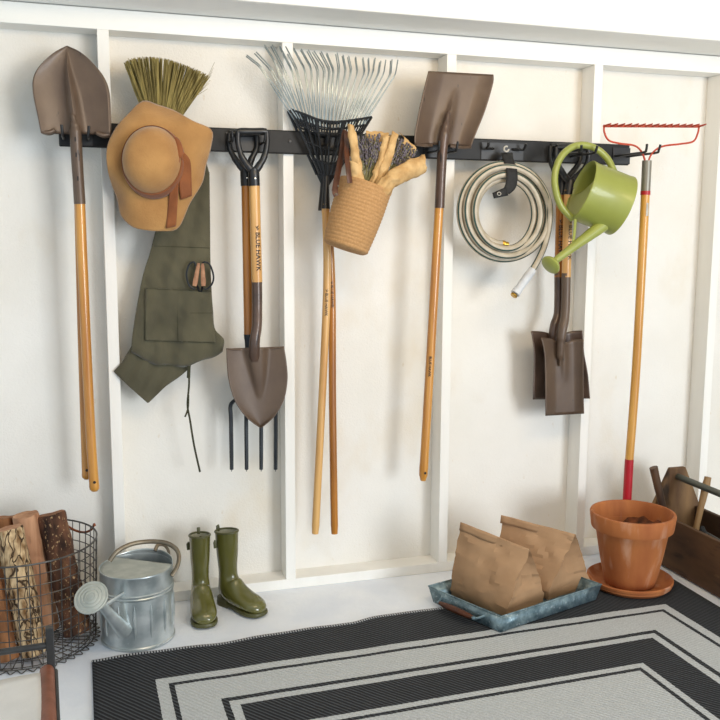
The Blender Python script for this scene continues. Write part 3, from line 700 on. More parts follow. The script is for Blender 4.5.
part('ferrule', MB().tube(p, .0175, 18), ferrule_m, bw)
part('red_collar', MB().tube(pxs([(645.5,191,Yb+.003), (645.3,195,Yb+.003)], 0, 4), .0183, 18), redband_m, bw, 'red painted collar')
w = pxs([(645.3,194,Yb+.003), (642.5,250,Yb+.006), (636,370,Yb+.014), (629.2,461,Yb+.02)], 0, 10)
h = part('handle', MB().tube(w, .0165, 18), yell_m, bw)
w2 = pxs([(629.3,459,Yb+.02), (627,500,Yb+.022), (624.5,540,Yb+.024)], 0, 8)
part('dipped_end', MB().tube(w2, [.0172]*(len(w2)-2)+[.0168, .012], 18), redband_m, h, 'red dipped handle end')
c = [A(646.2, 202, Yb-.014), A(646, 216, Yb-.013)]
b = MB(); rows = []
for i in range(2):
    rows.append([w[2].lerp(w[4], 0)*0 + Vector((0,0,0)) for k in range(1)])
a0 = A(644.6, 203, Yb+.0035); a1 = A(643.9, 216, Yb+.0035); rows = []
for q in (a0, a1): rows.append([q + Vector((math.sin(a)*.0169, -math.cos(a)*.0169, 0)) for a in [math.radians(-10+60*k/6) for k in range(7)]])
part('sticker', MB().grid(rows), sticker_m, h, 'silver grey sticker')

# ------------------------------------------------------------------ wire basket and firewood
bc = Vector((-.292, -.185, 0)); HT = .34; RB = .216; RTp = .230
wb = thing('wire_basket', 'round grey wire basket full of firewood by the wall at left', 'basket', bc)
def wr(z): return RB + (RTp-RB)*z/HT
def ringp(z, n=72, r=None): return [bc + Vector((math.cos(2*PI*k/n)*(r or wr(z)), math.sin(2*PI*k/n)*(r or wr(z)), z)) for k in range(n)]
b = MB(); NV = 44
for i in range(NV):
    a = 2*PI*i/NV; dv = Vector((math.cos(a), math.sin(a), 0))
    b.tube([bc+dv*.04+Vector((0,0,.006)), bc+dv*(RB-.012)+Vector((0,0,.006)), bc+dv*RB+Vector((0,0,.012)), bc+dv*wr(HT*.5)+Vector((0,0,HT*.5)), bc+dv*RTp+Vector((0,0,HT))], .0017, 5)
for k in range(1, 10): b.tube(ringp(HT*k/10), .0017, 5, closed=True)
for r in (.05, .1, .15, .2): b.tube(ringp(.0075, 60, r), .0017, 5, closed=True)
b.tube([bc + Vector((math.cos(q)*(RB+.004+.010*math.cos(NV*q)), math.sin(q)*(RB+.004+.010*math.cos(NV*q)), .004)) for q in [2*PI*k/(NV*8) for k in range(NV*8)]], .0017, 5, closed=True)
part('wire_mesh', b, wire_m, wb)
part('rim_wire', MB().tube(ringp(HT), .0030, 8, closed=True), wire_m, wb)
part('base_ring', MB().tube(ringp(.010, 72, RB+.001), .0022, 8, closed=True), wire_m, wb)
hpv = [bc+Vector((math.cos(a)*RTp, math.sin(a)*RTp, HT))+Vector((.012, -.012, -z)) for a, z in ((1.12, -.004), (1.02, .02), (.86, .034), (.68, .032), (.5, .012), (.42, -.01), (.40, -.004))]
part('carry_handle', MB().tube(cat(hpv, 6), .004, 8), rust_m, wb, 'rusty copper coloured carrying handle')

def log(label, topc, botc, hw, hd, mats, seed, bark=(0, 1), roll=0):
    P0 = Vector(botc); P1 = Vector(topc); ax = (P1-P0).normalized(); u = Vector((1, 0, 0)); u = (u-ax*u.dot(ax)).normalized(); v = ax.cross(u)
    if v.y > 0: v = -v                                        # v towards the camera
    n = 36; NVv = 44; R = []; cs, sn = math.cos(roll), math.sin(roll)
    for i in range(NVv):
        t = i/(NVv-1); row = []
        for k in range(n):
            a = 2*PI*k/n
            x = math.cos(a); y = math.sin(a)
            if y < 0: y = -min(-y, .55) ; x *= 1-.25*(-y)     # split flat back
            q = Vector((x*hw*cs - y*hd*sn, x*hw*sn + y*hd*cs, 0))
            pz = P0.lerp(P1, t)
            nn = noise.noise(Vector((math.cos(a)*2.2+seed, math.sin(a)*2.2, t*3)))*.10 + noise.noise(Vector((math.cos(a)*7+seed, math.sin(a)*7, t*9)))*.07
            if y >= 0: nn += noise.noise(Vector((math.cos(a)*14, math.sin(a)*14+seed, t*12)))*.06
            e = 1 if 0 < i < NVv-1 else .96
            row.append(pz + (u*q.x + v*q.y)*(1+nn)*e + ax*(noise.noise(Vector((a, seed, 3)))*.006 if i in (0, NVv-1) else 0))
        R.append(row)
    mb = MB().rings(R, (True, True), False, 0)
    for j, f in enumerate(mb.f):
        if len(f) == 4:
            k = j % n
            mb.mi[j] = 1 if bark[0]*n <= k < bark[1]*n else 0
        else: mb.mi[j] = 0
    th = single('firewood_log', mb, mats, label, 'log', 'firewood logs in the wire basket', sharp=30, loc=P0)
    return th
log('firewood log with pale flaky tan bark leaning at the front of the wire basket', A(9, 527.5, -.265), F(34, 652, .022), .042, .05, [split_m, bark_m], 1.3, (0, .5))
log('smooth reddish split firewood log standing upright behind the tan barked log', A(25.5, 514, -.14), F(47, 628, .022), .041, .05, [split_m, split_m], 5.1, (0, .5))
log('dark brown barked firewood log at the right side of the wire basket', A(51.5, 513, -.14), F(77, 632, .022), .045, .05, [splitd_m, barkd_m], 9.7, (0.0, .5))
log('brown firewood log end showing at the far left behind the tan barked log', A(2, 517, -.10), F(8, 632, .022), .042, .045, [splitd_m, barkd_m], 14.2, (.5, 1))
log('short tan firewood log at the bottom left of the wire basket, lowest in front', A(-14, 560, -.27), F(8, 660, .022), .032, .032, [splitd_m, splitd_m], 19.2, (0, .5))

# ------------------------------------------------------------------ galvanized watering can
zc = F(138.5, 636); zc.z = 0
gw = thing('galvanized_watering_can', 'silver galvanized watering can on the floor between wire basket and green boots', 'watering can', zc)
Rz, Hz = .1165, .243
prof = [(.001, .004), (Rz-.004, .004), (Rz-.001, 0), (Rz+.003, .003), (Rz+.003, .009), (Rz, .012), (Rz, .03), (Rz, .165), (Rz+.003, .168), (Rz+.0035, .172), (Rz+.001, .175), (Rz+.003, .178), (Rz+.0035, .182), (Rz, .185), (Rz, Hz-.004), (Rz+.002, Hz-.001), (Rz+.0015, Hz+.002), (Rz-.002, Hz+.001), (Rz-.003, Hz-.006), (Rz-.004, .02), (.001, .018)]
body = part('can_body', MB().lathe(prof, zc, (0,0,1), 72), galv_m, gw)
b = MB()
for i in range(14):
    a = 2*PI*i/14+.1; dv = Vector((math.cos(a), math.sin(a), 0))
    b.tube([zc+dv*(Rz+.0005)+Vector((0,0,z)) for z in (.04, .06, .13, .152)], [.001, .0045, .0045, .001], 8)
part('pressed_flute', b, galv_m, body)
# half lid: covers the front two thirds, the back rim is raised round the opening
rows = []
bd = Vector((.55, .83, 0)).normalized(); cr = Vector((-bd.y, bd.x, 0))
for i in range(15):
    s = -.99 + 1.32*i/14; half = math.sqrt(max(0, 1-s*s)); rows.append([zc + bd*(Rz*.985*(s+.0)) + cr*(Rz*.985*half*(-1+2*k/14)) + Vector((0, 0, Hz-.001+.012*max(0, (s+.2))**1.5)) for k in range(15)])
part('half_lid', MB().grid(rows), galv_lid, gw, solid=.0015)
rows = []
for h in range(5):
    row = []
    for k in range(29):
        a = math.radians(-82+164*k/28); hh = (math.cos(a))**.8*.024*h/4 if abs(a) < PI/2 else 0
        row.append(zc + bd*(Rz*math.cos(a)) + cr*(Rz*math.sin(a)) + Vector((0,0,Hz-.006+hh)))
    rows.append(row)
part('raised_collar', MB().grid(rows), galv_m, gw, solid=.002)
Yc = zc.y
hp = pxs([(109.5,561,Yc-.01), (118,551,Yc+.0), (132,544,Yc+.02), (150,541.5,Yc+.03), (166,543,Yc+.02), (176,549,Yc-.0), (179,557,Yc-.02), (177,567,Yc-.04), (171.5,576,Yc-.055)], 0, 7)
part('hoop_handle', MB().tube(hp, .0075, 12, flat=.75), bronze_m, gw, 'aged bronze coloured hoop handle')
part('back_handle', MB().tube(pxs([(155,551,Yc+.07), (158,545,Yc+.085), (164,545,Yc+.1), (168.5,551,Yc+.11), (169.5,560,Yc+.112)], 0, 6), .0065, 10, flat=.7), bronze_m, gw)
s0 = A(124.5, 631, Yc-.105); s1 = A(100, 604, Yc-.165)
spo = part('spout', MB().tube(lp(s0, s1, 7), [.027, .0245, .022, .0195, .0175, .016, .0145], 20), galv_m, gw)
part('spout_brace', MB().tube([A(125, 593, Yc-.105), A(106, 605, Yc-.155)], .006, 8, flat=.35), galv_m, spo)
rd = ((s1-s0).normalized()*.55 + (CAM-s1).normalized()*.62 + Vector((-.12, 0, .2))).normalized()
rc = A(91.5, 598, Yc-.185)
rose = part('rose', MB().tube([s1+(s0-s1)*.08, s1.lerp(rc-rd*.03, .6), rc-rd*.02], [.0145, .016, .028], 20).lathe([(.012, -.032), (.045, -.006), (.052, 0), (.0525, .005), (.050, .007), (.045, .0062), (.043, .008), (.036, .0092), (.034, .0078), (.032, .0095), (.025, .0108), (.023, .0092), (.021, .011), (.014, .0122), (.012, .0104), (.010, .0122), (.001, .0128)], rc, rd, 40), galv_lid, spo, 'ringed pale sprinkler rose')

# ------------------------------------------------------------------ boots
def boot(label, o, ang, tilt=0):
    th = thing('rubber_boot', label, 'boot', (o[0], o[1], 0), 'pair of rubber boots')
    c, s = math.cos(ang), math.sin(ang)
    def W(x, y, z): x = x*.93 - tilt*(z); y *= .97; return Vector((o[0]+c*x-s*y, o[1]+s*x+c*y, z))
    S = [((0,.272), (1,.10), .051, .038), ((0,.235), (1,.05), .049, .037), ((0,.19), (1,0), .046, .035), ((0,.15), (1,0), .042, .032), ((.002,.118), (1,.02), .041, .031),
         ((.004,.095), (.95,.25), .046, .033), ((.008,.074), (.8,.6), .058, .036), ((.03,.058), (.55,.83), .056, .040), ((.062,.048), (.3,.95), .044, .042), ((.10,.041), (.12,.99), .034, .045),
         ((.135,.037), (.03,1), .0285, .0455), ((.16,.034), (-.05,1), .0245, .041), ((.178,.031), (-.1,1), .019, .031), ((.188,.028), (-.1,1), .010, .016)]
    keys = [Vector((q[0][0], q[0][1], 0)) for q in S]; n = 28
    cc = cat(keys, 4); uu = cat([Vector((q[1][0], q[1][1], 0)).normalized() for q in S], 4); rr = cat([Vector((q[2], q[3], 0)) for q in S], 4)
    R = []
    for k in range(len(cc)):
        u = uu[k].normalized(); row = []
        for j in range(n):
            a = 2*PI*j/n; x = cc[k].x+u.x*math.cos(a)*rr[k].x; z = cc[k].y+u.y*math.cos(a)*rr[k].x; y = math.sin(a)*rr[k].y
            if z < .012: z = .012
            row.append(W(x, y, z))
        R.append(row)
    # inner wall so that the shaft is open
    inn = []
    for k in (10, 4, 0):
        u = uu[k].normalized(); inn.append([W(cc[k].x+u.x*math.cos(2*PI*j/n)*(rr[k].x-.004), math.sin(2*PI*j/n)*(rr[k].y-.004), cc[k].y+u.y*math.cos(2*PI*j/n)*(rr[k].x-.004)) for j in range(n)])
    body = part('boot_shell', MB().rings(R, (False, True)), boot_m, th, sharp=80)
    part('lining', MB().rings(inn, (True, False)), lining_m, th, 'pale fabric lining')
    u = uu[0].normalized()
    part('top_trim', MB().tube([W(cc[0].x+u.x*math.cos(2*PI*j/40)*(rr[0].x-.001), math.sin(2*PI*j/40)*(rr[0].y-.001), cc[0].y+u.y*math.cos(2*PI*j/40)*(rr[0].x-.001)) for j in range(40)], .0038, 8, closed=True), bsole_m, th)
    out = [(-.047,0), (-.04,.024), (-.02,.034), (.01,.034), (.05,.034), (.09,.041), (.13,.0475), (.165,.043), (.188,.027), (.195,0)]
    ol = cat([(x, y, 0) for x, y in out], 4); ol = ol + [Vector((q.x, -q.y, 0)) for q in ol[-2:0:-1]]
    so = MB().rings([[W(q.x*.99, q.y*.98, 0.0 if q.x < .03 else .006) for q in ol], [W(q.x, q.y, .010) for q in ol], [W(q.x, q.y, .014) for q in ol], [W(q.x*.97+.002, q.y*.95, .019) for q in ol]])
    hl = [q for q in ol if q.x <= .035]
    part('sole', so, bsole_m, th, sharp=50)
    part('heel_block', MB().prism([W(-.046, 0, .0), W(-.038, .025, 0), (W(-.015, .034, 0)), W(.025, .033, 0), W(.025, -.033, 0), W(-.015, -.034, 0), W(-.038, -.025, 0)], (0, 0, .03)), bsole_m, th)
    part('pull_tab', MB().tube([W(-.049, 0, .255), W(-.053, 0, .268), W(-.054, 0, .281), W(-.050, 0, .284), W(-.047, 0, .278), W(-.046, 0, .262)], .0058, 8, flat=.35, up=(c, s, 0)), bsole_m, th)
    b = MB().tube([W(-.02, -.036, .242), W(-.02, -.041, .235), W(-.02, -.039, .215)], .006, 8, flat=.5)
    part('side_strap', b, bsole_m, th)
    part('lining_hole', MB().ball(W(-.045, .006, .250), .0045, 8), bsole_m, th)
boot('left olive green rubber boot standing on the white floor, toe to the front', (.283, -.085), math.radians(-92), 0)
boot('right olive green rubber boot standing on the white floor, toe turned to the right', (.383, -.073), math.radians(-57), 0.02)

# ------------------------------------------------------------------ rug
a = math.radians(1.306); rl = Vector((.093, -.574, 0)); RA = Matrix.Rotation(a, 4, 'Z')
RugM = Matrix.Translation(rl) @ RA; RugI = RugM.inverted()
WR = (RugI @ Vector((1.891, -.533, 0))).x
rug_m = bpy.data.materials.new('woven_rug'); rug_m.use_nodes = True; nt = rug_m.node_tree; bs = nt.nodes['Principled BSDF']; Lk = nt.links.new
bs.inputs['Roughness'].default_value = .85; bs.inputs['Specular IOR Level'].default_value = .25
tc = nt.nodes.new('ShaderNodeTexCoord'); sx = nt.nodes.new('ShaderNodeSeparateXYZ')
nz_ = nt.nodes.new('ShaderNodeTexNoise'); nz_.inputs['Scale'].default_value = 130; Lk(tc.outputs['Object'], nz_.inputs['Vector'])
vm = nt.nodes.new('ShaderNodeVectorMath'); vm.operation = 'MULTIPLY_ADD'; Lk(nz_.outputs['Color'], vm.inputs[0]); vm.inputs[1].default_value = (.005,)*3; Lk(tc.outputs['Object'], vm.inputs[2])
Lk(vm.outputs[0], sx.inputs[0])
def mth(op, a_, b_=None):
    q = nt.nodes.new('ShaderNodeMath'); q.operation = op
    for i, v in enumerate((a_, b_)):
        if v is None: continue
        if isinstance(v, (int, float)): q.inputs[i].default_value = v
        else: Lk(v, q.inputs[i])
    return q.outputs[0]
DEEP = 1.15
d = mth('MINIMUM', mth('MINIMUM', sx.outputs['X'], mth('SUBTRACT', WR, sx.outputs['X'])), mth('MINIMUM', mth('MULTIPLY', sx.outputs['Y'], -1), mth('ADD', sx.outputs['Y'], DEEP)))
rp = nt.nodes.new('ShaderNodeValToRGB'); rp.color_ramp.interpolation = 'CONSTANT'
DK, LT = lin('232427'), lin('bdc0c0')
bands = [(0, DK), (.5+.0, LT), (.5+.033, DK), (.5+.050, LT), (.5+.166, DK), (.5+.185, LT), (.5+.211, DK), (.5+.350, LT), (.5+.372, DK), (.5+.388, LT)]
el = rp.color_ramp.elements
while len(el) < len(bands): el.new(.99)
for e, (p_, c_) in zip(el, bands): e.position = p_; e.color = c_
Lk(mth('ADD', d, .5), rp.inputs['Fac'])
wv = nt.nodes.new('ShaderNodeTexWave'); wv.inputs['Scale'].default_value = 25; wv.inputs['Distortion'].default_value = .8; wv.bands_direction = 'X'
mp = nt.nodes.new('ShaderNodeMapping'); mp.inputs['Rotation'].default_value = (0, 0, -.65); Lk(tc.outputs['Object'], mp.inputs['Vector']); Lk(mp.outputs[0], wv.inputs['Vector'])
mr = nt.nodes.new('ShaderNodeMapRange'); mr.inputs[1].default_value = .55; mr.inputs[2].default_value = 1; mr.inputs[4].default_value = .2; Lk(wv.outputs['Fac'], mr.inputs[0])
mx = nt.nodes.new('ShaderNodeMix'); mx.data_type = 'RGBA'; Lk(mr.outputs[0], mx.inputs[0]); Lk(rp.outputs['Color'], mx.inputs[6]); mx.inputs[7].default_value = lin('98a0a6')
n2 = nt.nodes.new('ShaderNodeTexNoise'); n2.inputs['Scale'].default_value = 240; n2.inputs['Detail'].default_value = 3; Lk(tc.outputs['Object'], n2.inputs['Vector'])
mr2 = nt.nodes.new('ShaderNodeMapRange'); mr2.inputs[1].default_value = .3; mr2.inputs[2].default_value = .7; mr2.inputs[3].default_value = .82; mr2.inputs[4].default_value = 1.1; Lk(n2.outputs['Fac'], mr2.inputs[0])
mu = nt.nodes.new('ShaderNodeVectorMath'); mu.operation = 'SCALE'; Lk(mx.outputs[2], mu.inputs[0]); Lk(mr2.outputs[0], mu.inputs['Scale'])
Lk(mu.outputs[0], bs.inputs['Base Color'])
bp = nt.nodes.new('ShaderNodeBump'); bp.inputs['Strength'].default_value = .5; bp.inputs['Distance'].default_value = .003; Lk(wv.outputs['Fac'], bp.inputs['Height']); Lk(bp.outputs[0], bs.inputs['Normal'])
edge = [F(92, 662.5), F(140, 656), F(200, 648), F(255, 640), F(290, 634), F(340, 626), F(355, 624.5), F(375, 620), F(400, 615.5), F(430, 611.5), Vector((1.35, -.315, 0)), Vector((1.7, -.295, 0)), Vector((2.062, -.285, 0))]
edge = resample(cat(edge, 8), 120)
rg = thing('rug', 'black and grey woven rug with nested rectangular stripes on the white floor', 'rug', rl)
rg.rotation_euler = (0, 0, a)
rows = []
fr = [0, .004, .02, .05, .1, .2, .35, .5, .65, .8, .9, 1]
for f in fr:
    row = []
    for i, e in enumerate(edge):
        t = i/119; far = Vector((e.x, e.y, 0)); near = Vector((-.066 + t*(2.045+.066), -1.95, 0)) + Vector((0, t*.06, 0))
        p_ = far.lerp(near, f); wz = .006 + (.004*math.sin(e.x*16)+.003*math.sin(e.x*31+1))*math.exp(-f*9)*.5 + .001
        row.append(RugI @ Vector((p_.x, p_.y, wz)))
    rows.append(row)
def rugpart(name, mb, mats, **kw):
    o = bpy.data.objects.new(name, mkmesh(name, mb, mats)); COL.objects.link(o); o.parent = rg; LOC[o.name] = rl; mods(o, **kw); return o
rugpart('woven_field', MB().grid(rows), rug_m, solid=.005)
rugpart('bound_edge', MB().tube([q+Vector((0, .002, -.001)) for q in rows[0]], .0042, 6), binding_m)
b = MB()
for i in range(0, 119):
    for k in (0, .5):
        q = rows[0][i].lerp(rows[0][i+1], k); b.box(q+Vector((0, -.006, .0032)), (.004, .010, .002))
rugpart('edge_stitching', b, thread_w)

# ------------------------------------------------------------------ tray with bags
TZ = .0145
c0 = F(433.5, 602, TZ); c1 = F(500.5, 632, TZ); c2 = F(595.5, 599.5, TZ); c3 = c0+(c2-c1)
r0 = F(428.5, 586, TZ+.05); r1 = F(500.5, 616.8, TZ+.05); r2 = F(601.5, 584.5, TZ+.05); r3 = r0+(r2-r1)
ty = thing('metal_tray', 'blue grey galvanized metal tray with wooden handles holding two paper bags', 'tray', (c0+c1+c2+c3)/4)
b = MB()
bot = [c0, c1, c2, c3]; rim = [r0, r1, r2, r3]
b.grid([[c0, c1], [c3, c2]])
for i in range(4): j = (i+1) % 4; b.grid([lp(bot[i], bot[j], 7), lp(rim[i], rim[j], 7)])
part('tray_body', b, galv_blue, ty, solid=.0022, off=0)
part('rolled_rim', MB().tube(sum([lp(rim[i], rim[(i+1) % 4], 8)[:-1] for i in range(4)], []), .0028, 8, closed=True), galv_blue, ty)
def tray_handle(A0, A1, outv):
    mid0 = A0.lerp(A1, .26); mid1 = A0.lerp(A1, .74); dn = Vector((0, 0, -.012))
    g0 = mid0+outv*.032+dn*2.2; g1 = mid1+outv*.032+dn*2.2
    b = MB()
    for (m_, g_) in ((A0.lerp(A1, .20), g0), (A0.lerp(A1, .80), g1)):
        b.tube(cat([m_+dn*1.6, m_.lerp(g_, .5)+outv*.004+dn*1.1, g_], 4), .0045, 8, flat=.6); b.ball(g_, .0075, 8)
    m_ = A0.lerp(A1, .80)
    hh = part('tray_handle', b, galv_blue, ty)
    gm = lp(g0, g1, 9)
    part('wooden_grip', MB().tube(gm, [.006, .009, .0105, .0115, .0118, .0115, .0105, .009, .006], 12), leather_m, hh, 'reddish brown wooden grip')
lv = ((r0-r3).normalized()); tray_handle(r0, r1, lv); tray_handle(r2, r3, -lv)

def paper_bag(label, b0, b1, b2, top0, top1, seed):
    """b0-b1 wide front base edge, b1-b2 depth; top0-top1 pinched top edge"""
    b0, b1, b2, top0, top1 = map(Vector, (b0, b1, b2, top0, top1)); b3 = b0+(b2-b1)
    th = thing('paper_bag', label, 'bag', (b0+b1+b2+b3)/4, 'kraft paper bags on the tray')
    NW, ND, NH = 14, 7, 22; R = []
    dep = (b2-b1)/2
    for i in range(NH):
        t = i/(NH-1); g = 1-(max(0, (t-.12)/.88))**1.15
        g = max(g, .03)
        l = (b0+b3).lerp(b0+b3, 1)/2; l = ((b0+b3)/2).lerp(top0, t); r = ((b1+b2)/2).lerp(top1, t)
        bul = .014*math.sin(PI*min(1, t*1.4))
        row = []
        for k in range(NW): row.append(l.lerp(r, k/(NW-1)) - dep*g*(1+.12*math.sin(PI*k/(NW-1))*math.sin(PI*t)))
        ind = .05*min(1, max(0, t*1.2-.1))*min(1, (1-t)*4+.25)
        for k in range(1, ND-1):
            s = -1+2*k/(ND-1); row.append(r - (-dep*g*s) - (r-l).normalized()*ind*(1-abs(s))*1.0)
        for k in range(NW): row.append(r.lerp(l, k/(NW-1)) + dep*g*(1+.12*math.sin(PI*k/(NW-1))*math.sin(PI*t)))
        for k in range(1, ND-1):
            s = 1-2*k/(ND-1); row.append(l + dep*g*s + (r-l).normalized()*ind*(1-abs(s)))
        row = [p_ + Vector((noise.noise(p_*22+Vector((seed, 0, 0))), noise.noise(p_*22+Vector((0, seed, 0))), noise.noise(p_*18+Vector((0, 0, seed)))*.4))*.007*min(1, t*6+.2)*(1 if t < .95 else .3)
               + Vector((abs(noise.noise(p_*34+Vector((seed,0,0)))), abs(noise.noise(p_*34+Vector((5, 5, seed)))), 0))*(.009 if t < .93 else .002) - Vector((.002, .002, 0)) for p_ in row]
        R.append(row)
    part('bag_body', MB().rings(R, (True, True)), bag_m, th, sharp=16)
    # folded over top flap
    l, r = top0, top1; up = ((top0+top1)/2 - (b0+b1+b2+b3)/4).normalized()
    f0 = -dep.normalized()
    rows = []
    for s in (0, 1, 2, 3):
        rows.append([l.lerp(r, k/14) + f0*(.006+.002*math.sin(k*.9+seed)) - up*(.011*s) + f0*.003*s + Vector((0, 0, .003)) for k in range(15)])
    part('folded_top', MB().grid(rows), bag_m, th, solid=.0012, sharp=60)
zb = TZ+.002
paper_bag('brown paper bag with folded top standing on the tray, nearer to the left end',
          F(452, 596, zb), F(507, 617, zb), F(543.5, 601, zb), A(461.5, 522.5, -.335), A(530, 549.5, -.475), 3.3)
paper_bag('brown paper bag with folded top standing on the tray, behind and right of the other',
          F(499.5, 583, zb), F(548.5, 600, zb), F(588, 587, zb), A(502.5, 515.5, -.27), A(575.5, 534.5, -.395), 8.8)

# ------------------------------------------------------------------ terracotta pot and saucer
pc = F(629.3, 584.2, .01); pc.z = 0
sau = single('pot_saucer', MB().lathe([(.001, .008), (.085, .008), (.098, .008), (.112, .018), (.126, .036), (.130, .036), (.132, .033), (.124, .02), (.122, .022), (.118, .012), (.11, .008)][::1] and
     [(.001, .018), (.12, .018), (.138, .026), (.150, .042), (.1545, .045), (.159, .042), (.158, .034), (.154, .031), (.154, .024), (.142, .012), (.12, .0085), (.001, .0085)], pc, (0,0,1), 64), terra_m,
     'round terracotta saucer under the pot on the black rug border', 'saucer', loc=pc)
pt = thing('terracotta_pot', 'weathered terracotta flower pot with soil traces standing in its saucer', 'pot', pc+Vector((0,0,.018)))
zr = .296; Z0 = .0195
rb, rt_, rr_ = .094, .137, .1585
prof = [(.001, Z0), (rb-.004, Z0), (rb, Z0+.004), (.102, .06), (.118, .14), (.1335, zr-.064), (.1345, zr-.062), (.1495, zr-.060), (.151, zr-.055), (rr_-.0015, zr-.006), (rr_-.004, zr), (rr_-.012, zr+.001), (rr_-.016, zr-.004), (rr_-.022, zr-.06), (.124, zr-.1), (.12, zr-.12), (.001, zr-.12)]
part('pot_body', MB().lathe(prof, (pc.x, pc.y, 0), (0,0,1), 72), terra_m, pt)
rows = []
for i in range(9):
    r = .0005+(.128-.0005)*i/8; rows.append([Vector((pc.x+r*math.cos(2*PI*k/40), pc.y+r*math.sin(2*PI*k/40), zr-.085+.022*noise.noise(Vector((r*30*math.cos(2*PI*k/40), r*30*math.sin(2*PI*k/40), 2)))+.035*(i/8)**3*(.5+.5*math.sin(2*PI*k/40*2+1)))) for k in range(41)])
part('soil', MB().grid(rows), soil_m, pt, 'dark crusted soil')

# ------------------------------------------------------------------ tool box
X0, X1, Y0, Y1 = 2.118, 2.335, -.125, -.80
tb = thing('wooden_tool_box', 'old brown wooden tool box with round carrying bar at the right edge', 'tool box', ((X0+X1)/2, (Y0+Y1)/2, 0))
zs = XP(690, 528, X0).z
print('toolbox side top z', zs, XP(706, 536, X0), 'end', A(650, 504, Y0), A(694, 503, Y0), A(675, 468, Y0))
part('side_panel', MB().bx(X0, X0+.018, Y1+.02, Y0-.0, .006, zs), barn_m, tb, bevel=.003)
part('side_panel', MB().bx(X1-.018, X1, Y1+.02, Y0-.0, .006, zs+.002), barn_m, tb, bevel=.003)
part('bottom_board', MB().bx(X0+.0185, X1-.0185, Y1+.02, Y0-.02, .004, .02), barn_m, tb)
xm = (X0+X1)/2
def endp(y):
    pk_ = A(675, 468, Y0).z
    poly = [(X0-.004, .004), (X1+.004, .004), (X1+.004, zs+.012), (xm+.036, pk_), (xm-.036, pk_), (X0-.004, zs+.012)]
    return MB().prism([Vector((x, y, z)) for x, z in poly], (0, .02, 0))
part('end_panel', endp(Y0), barn_end, tb, bevel=.003); part('end_panel', endp(Y1), barn_end, tb, bevel=.003)
zd = A(674, 477, Y0).z
part('carrying_bar', MB().tube([Vector((xm, Y0+.012, zd)), Vector((xm, Y1+.008, zd))], .0135, 14), dowel_m, tb, 'grey worn round bar')
def tool(name, label, cat_, p0, p1, r, mt, hole=False):
    th = thing(name, label, cat_, p1)
    h = part('handle', MB().tube(cat([p0, Vector(p0).lerp(p1, .5), p1], 6), r, 14, flat=.8), mt, th)
    return th
t_ = tool('hammer', 'dark wooden hammer handle sticking up at the left corner of the tool box', 'hammer', A(653.5, 467.5, -.16), XP(668, 530, X0+.05), [.018, .0172, .016, .015, .014], tool_dark)
hd = XP(668, 530, X0+.05); part('hammer_head', MB().tube([hd+Vector((0, -.05, 0)), hd+Vector((0, -.02, 0)), hd+Vector((0, .03, -.01)), hd+Vector((0, .05, -.012))], [.013, .012, .012, .005], 12), black_iron, t_)
t_ = tool('chisel', 'worn pale wooden tool handle leaning across the grey carrying bar', 'tool', XP(708, 477, xm+.025), XP(695, 533, xm-.02), [.0145, .0168, .015, .0132, .013, .014], tool_light)
pb_ = XP(695, 533, xm-.02); part('blade', MB().tube([pb_+Vector((0, 0, .004)), pb_+Vector((-.012, .004, -.06))], [.008, .006], 8, flat=.4), black_iron, t_)
pl_ = thing('pliers', 'dark steel pliers lying in the tool box at the right edge', 'pliers', XP(712, 545, xm-.05))
b = MB().tube([XP(704, 533, xm-.05), XP(707, 540, xm-.055), XP(714, 547, xm-.06), XP(724, 556, xm-.06)], [.010, .012, .013, .012], 12)
b.tube([XP(704, 533, xm-.04), XP(712, 538, xm-.035), XP(722, 544, xm-.035)], [.010, .012, .012], 12)
part('plier_handles', b, frame_m, pl_); part('jaws', MB().tube([XP(704, 533, xm-.05)+Vector((0, -.0, -.0)), XP(702, 527, xm-.045)], [.012, .008], 10), black_iron, pl_)

# ------------------------------------------------------------------ sling chair (corner in view)
YC = -.95
ch = thing('sling_chair', 'low chair with white canvas, chestnut leather rail and charcoal frame at bottom left corner', 'chair', (A(50, 640, -.95).x, -.95, 0)); ch.rotation_euler = (0, 0, math.radians(3.2))
px1 = A(50, 640, YC).x; zt = A(50, 627, YC).z
def post(x, y, z1): return part('frame_post', MB().bx(x-.0095, x+.0095, y-.0095, y+.0095, 0, z1), frame_m, ch, bevel=.002)
zr1 = A(47, 668, YC).z; yn = -1.62; xl = px1-.56
post(px1, YC, zt); post(px1, yn, zr1); post(xl, YC, zt); post(xl, yn, zr1)
zbar = A(25, 648, YC).z
part('cross_bar', MB().tube([Vector((xl, YC, zbar)), Vector((px1, YC, zbar))], .008, 10), frame_m, ch)
part('cross_bar', MB().tube([Vector((xl, yn, .12)), Vector((px1, yn, .12))], .008, 10), frame_m, ch)
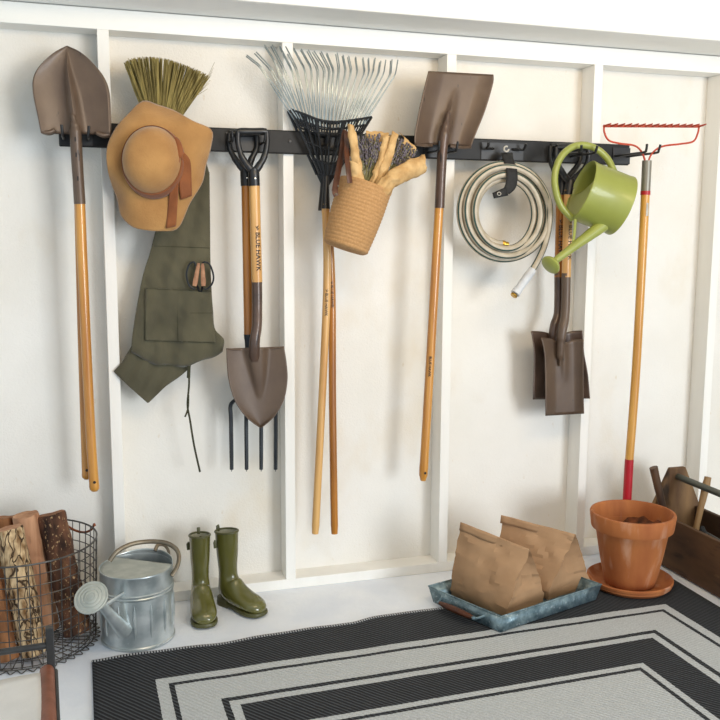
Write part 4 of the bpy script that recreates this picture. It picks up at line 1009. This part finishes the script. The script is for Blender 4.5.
for x in (px1-.010, xl+.010):
    part('leather_rail', MB().tube(cat([Vector((x, YC-.012, zr1-.002)), Vector((x+.001, (YC+yn)/2, zr1-.002)), Vector((x, yn+.0, zr1-.002))], 8), .017, 16), arm_m, ch, 'chestnut brown leather wrapped rail')
    part('side_bar', MB().tube([Vector((x+(.019 if x > -.4 else -.019), YC, zr1-.01)), Vector((x+(.019 if x > -.4 else -.019), yn, zr1-.01))], .006, 8), frame_m, ch)
rows = []
for i in range(22):
    f = i/21; rows.append([Vector((px1-.012 + (xl-px1+.024)*k/20, YC-.03+(yn-YC+.05)*f, zr1+.004 - .035*math.sin(PI*k/20)**1.2*math.sin(PI*(.12+.76*f)) + .004*math.sin(7*f+k*.5))) for k in range(21)])
part('canvas_seat', MB().grid(rows), canvas_m, ch, solid=.003, sharp=80)

# ------------------------------------------------------------------ light
wd = bpy.data.worlds.new('sky'); SC.world = wd; wd.use_nodes = True
bg = wd.node_tree.nodes['Background']; bg.inputs[0].default_value = (.77, .89, 1.0, 1); bg.inputs[1].default_value = .76
def area(name, loc, tgt, sx_, sy_, e, col, spread=180):
    l = bpy.data.lights.new(name, 'AREA'); l.shape = 'RECTANGLE'; l.size = sx_; l.size_y = sy_; l.energy = e; l.color = col; l.spread = math.radians(spread)
    o = bpy.data.objects.new(name, l); COL.objects.link(o); o.location = loc
    o.rotation_euler = (Vector(tgt)-Vector(loc)).to_track_quat('-Z', 'Y').to_euler(); return o
struct('added_shade_wall', MB().bx(3.05, 3.12, -1.4, .13, 0, 2.33), wall_m)  # added out of view to block light and darken the right side
area('door_daylight', (3.7, -6.9, 1.35), (.4, 0, .95), 2.0, 2.4, 235, (.90, .95, 1.0))
area('added_warm_fill', (1.1, -1.75, 2.2), (1.2, 0, 1.6), 1.8, .4, 18, (1.0, .74, .44))  # added warm fill that tints the upper wall beige, no known fixture
vs = SC.view_settings; vs.view_transform = 'Standard'; vs.look = 'None'; vs.exposure = .16; vs.gamma = 1; vs.use_curve_mapping = False
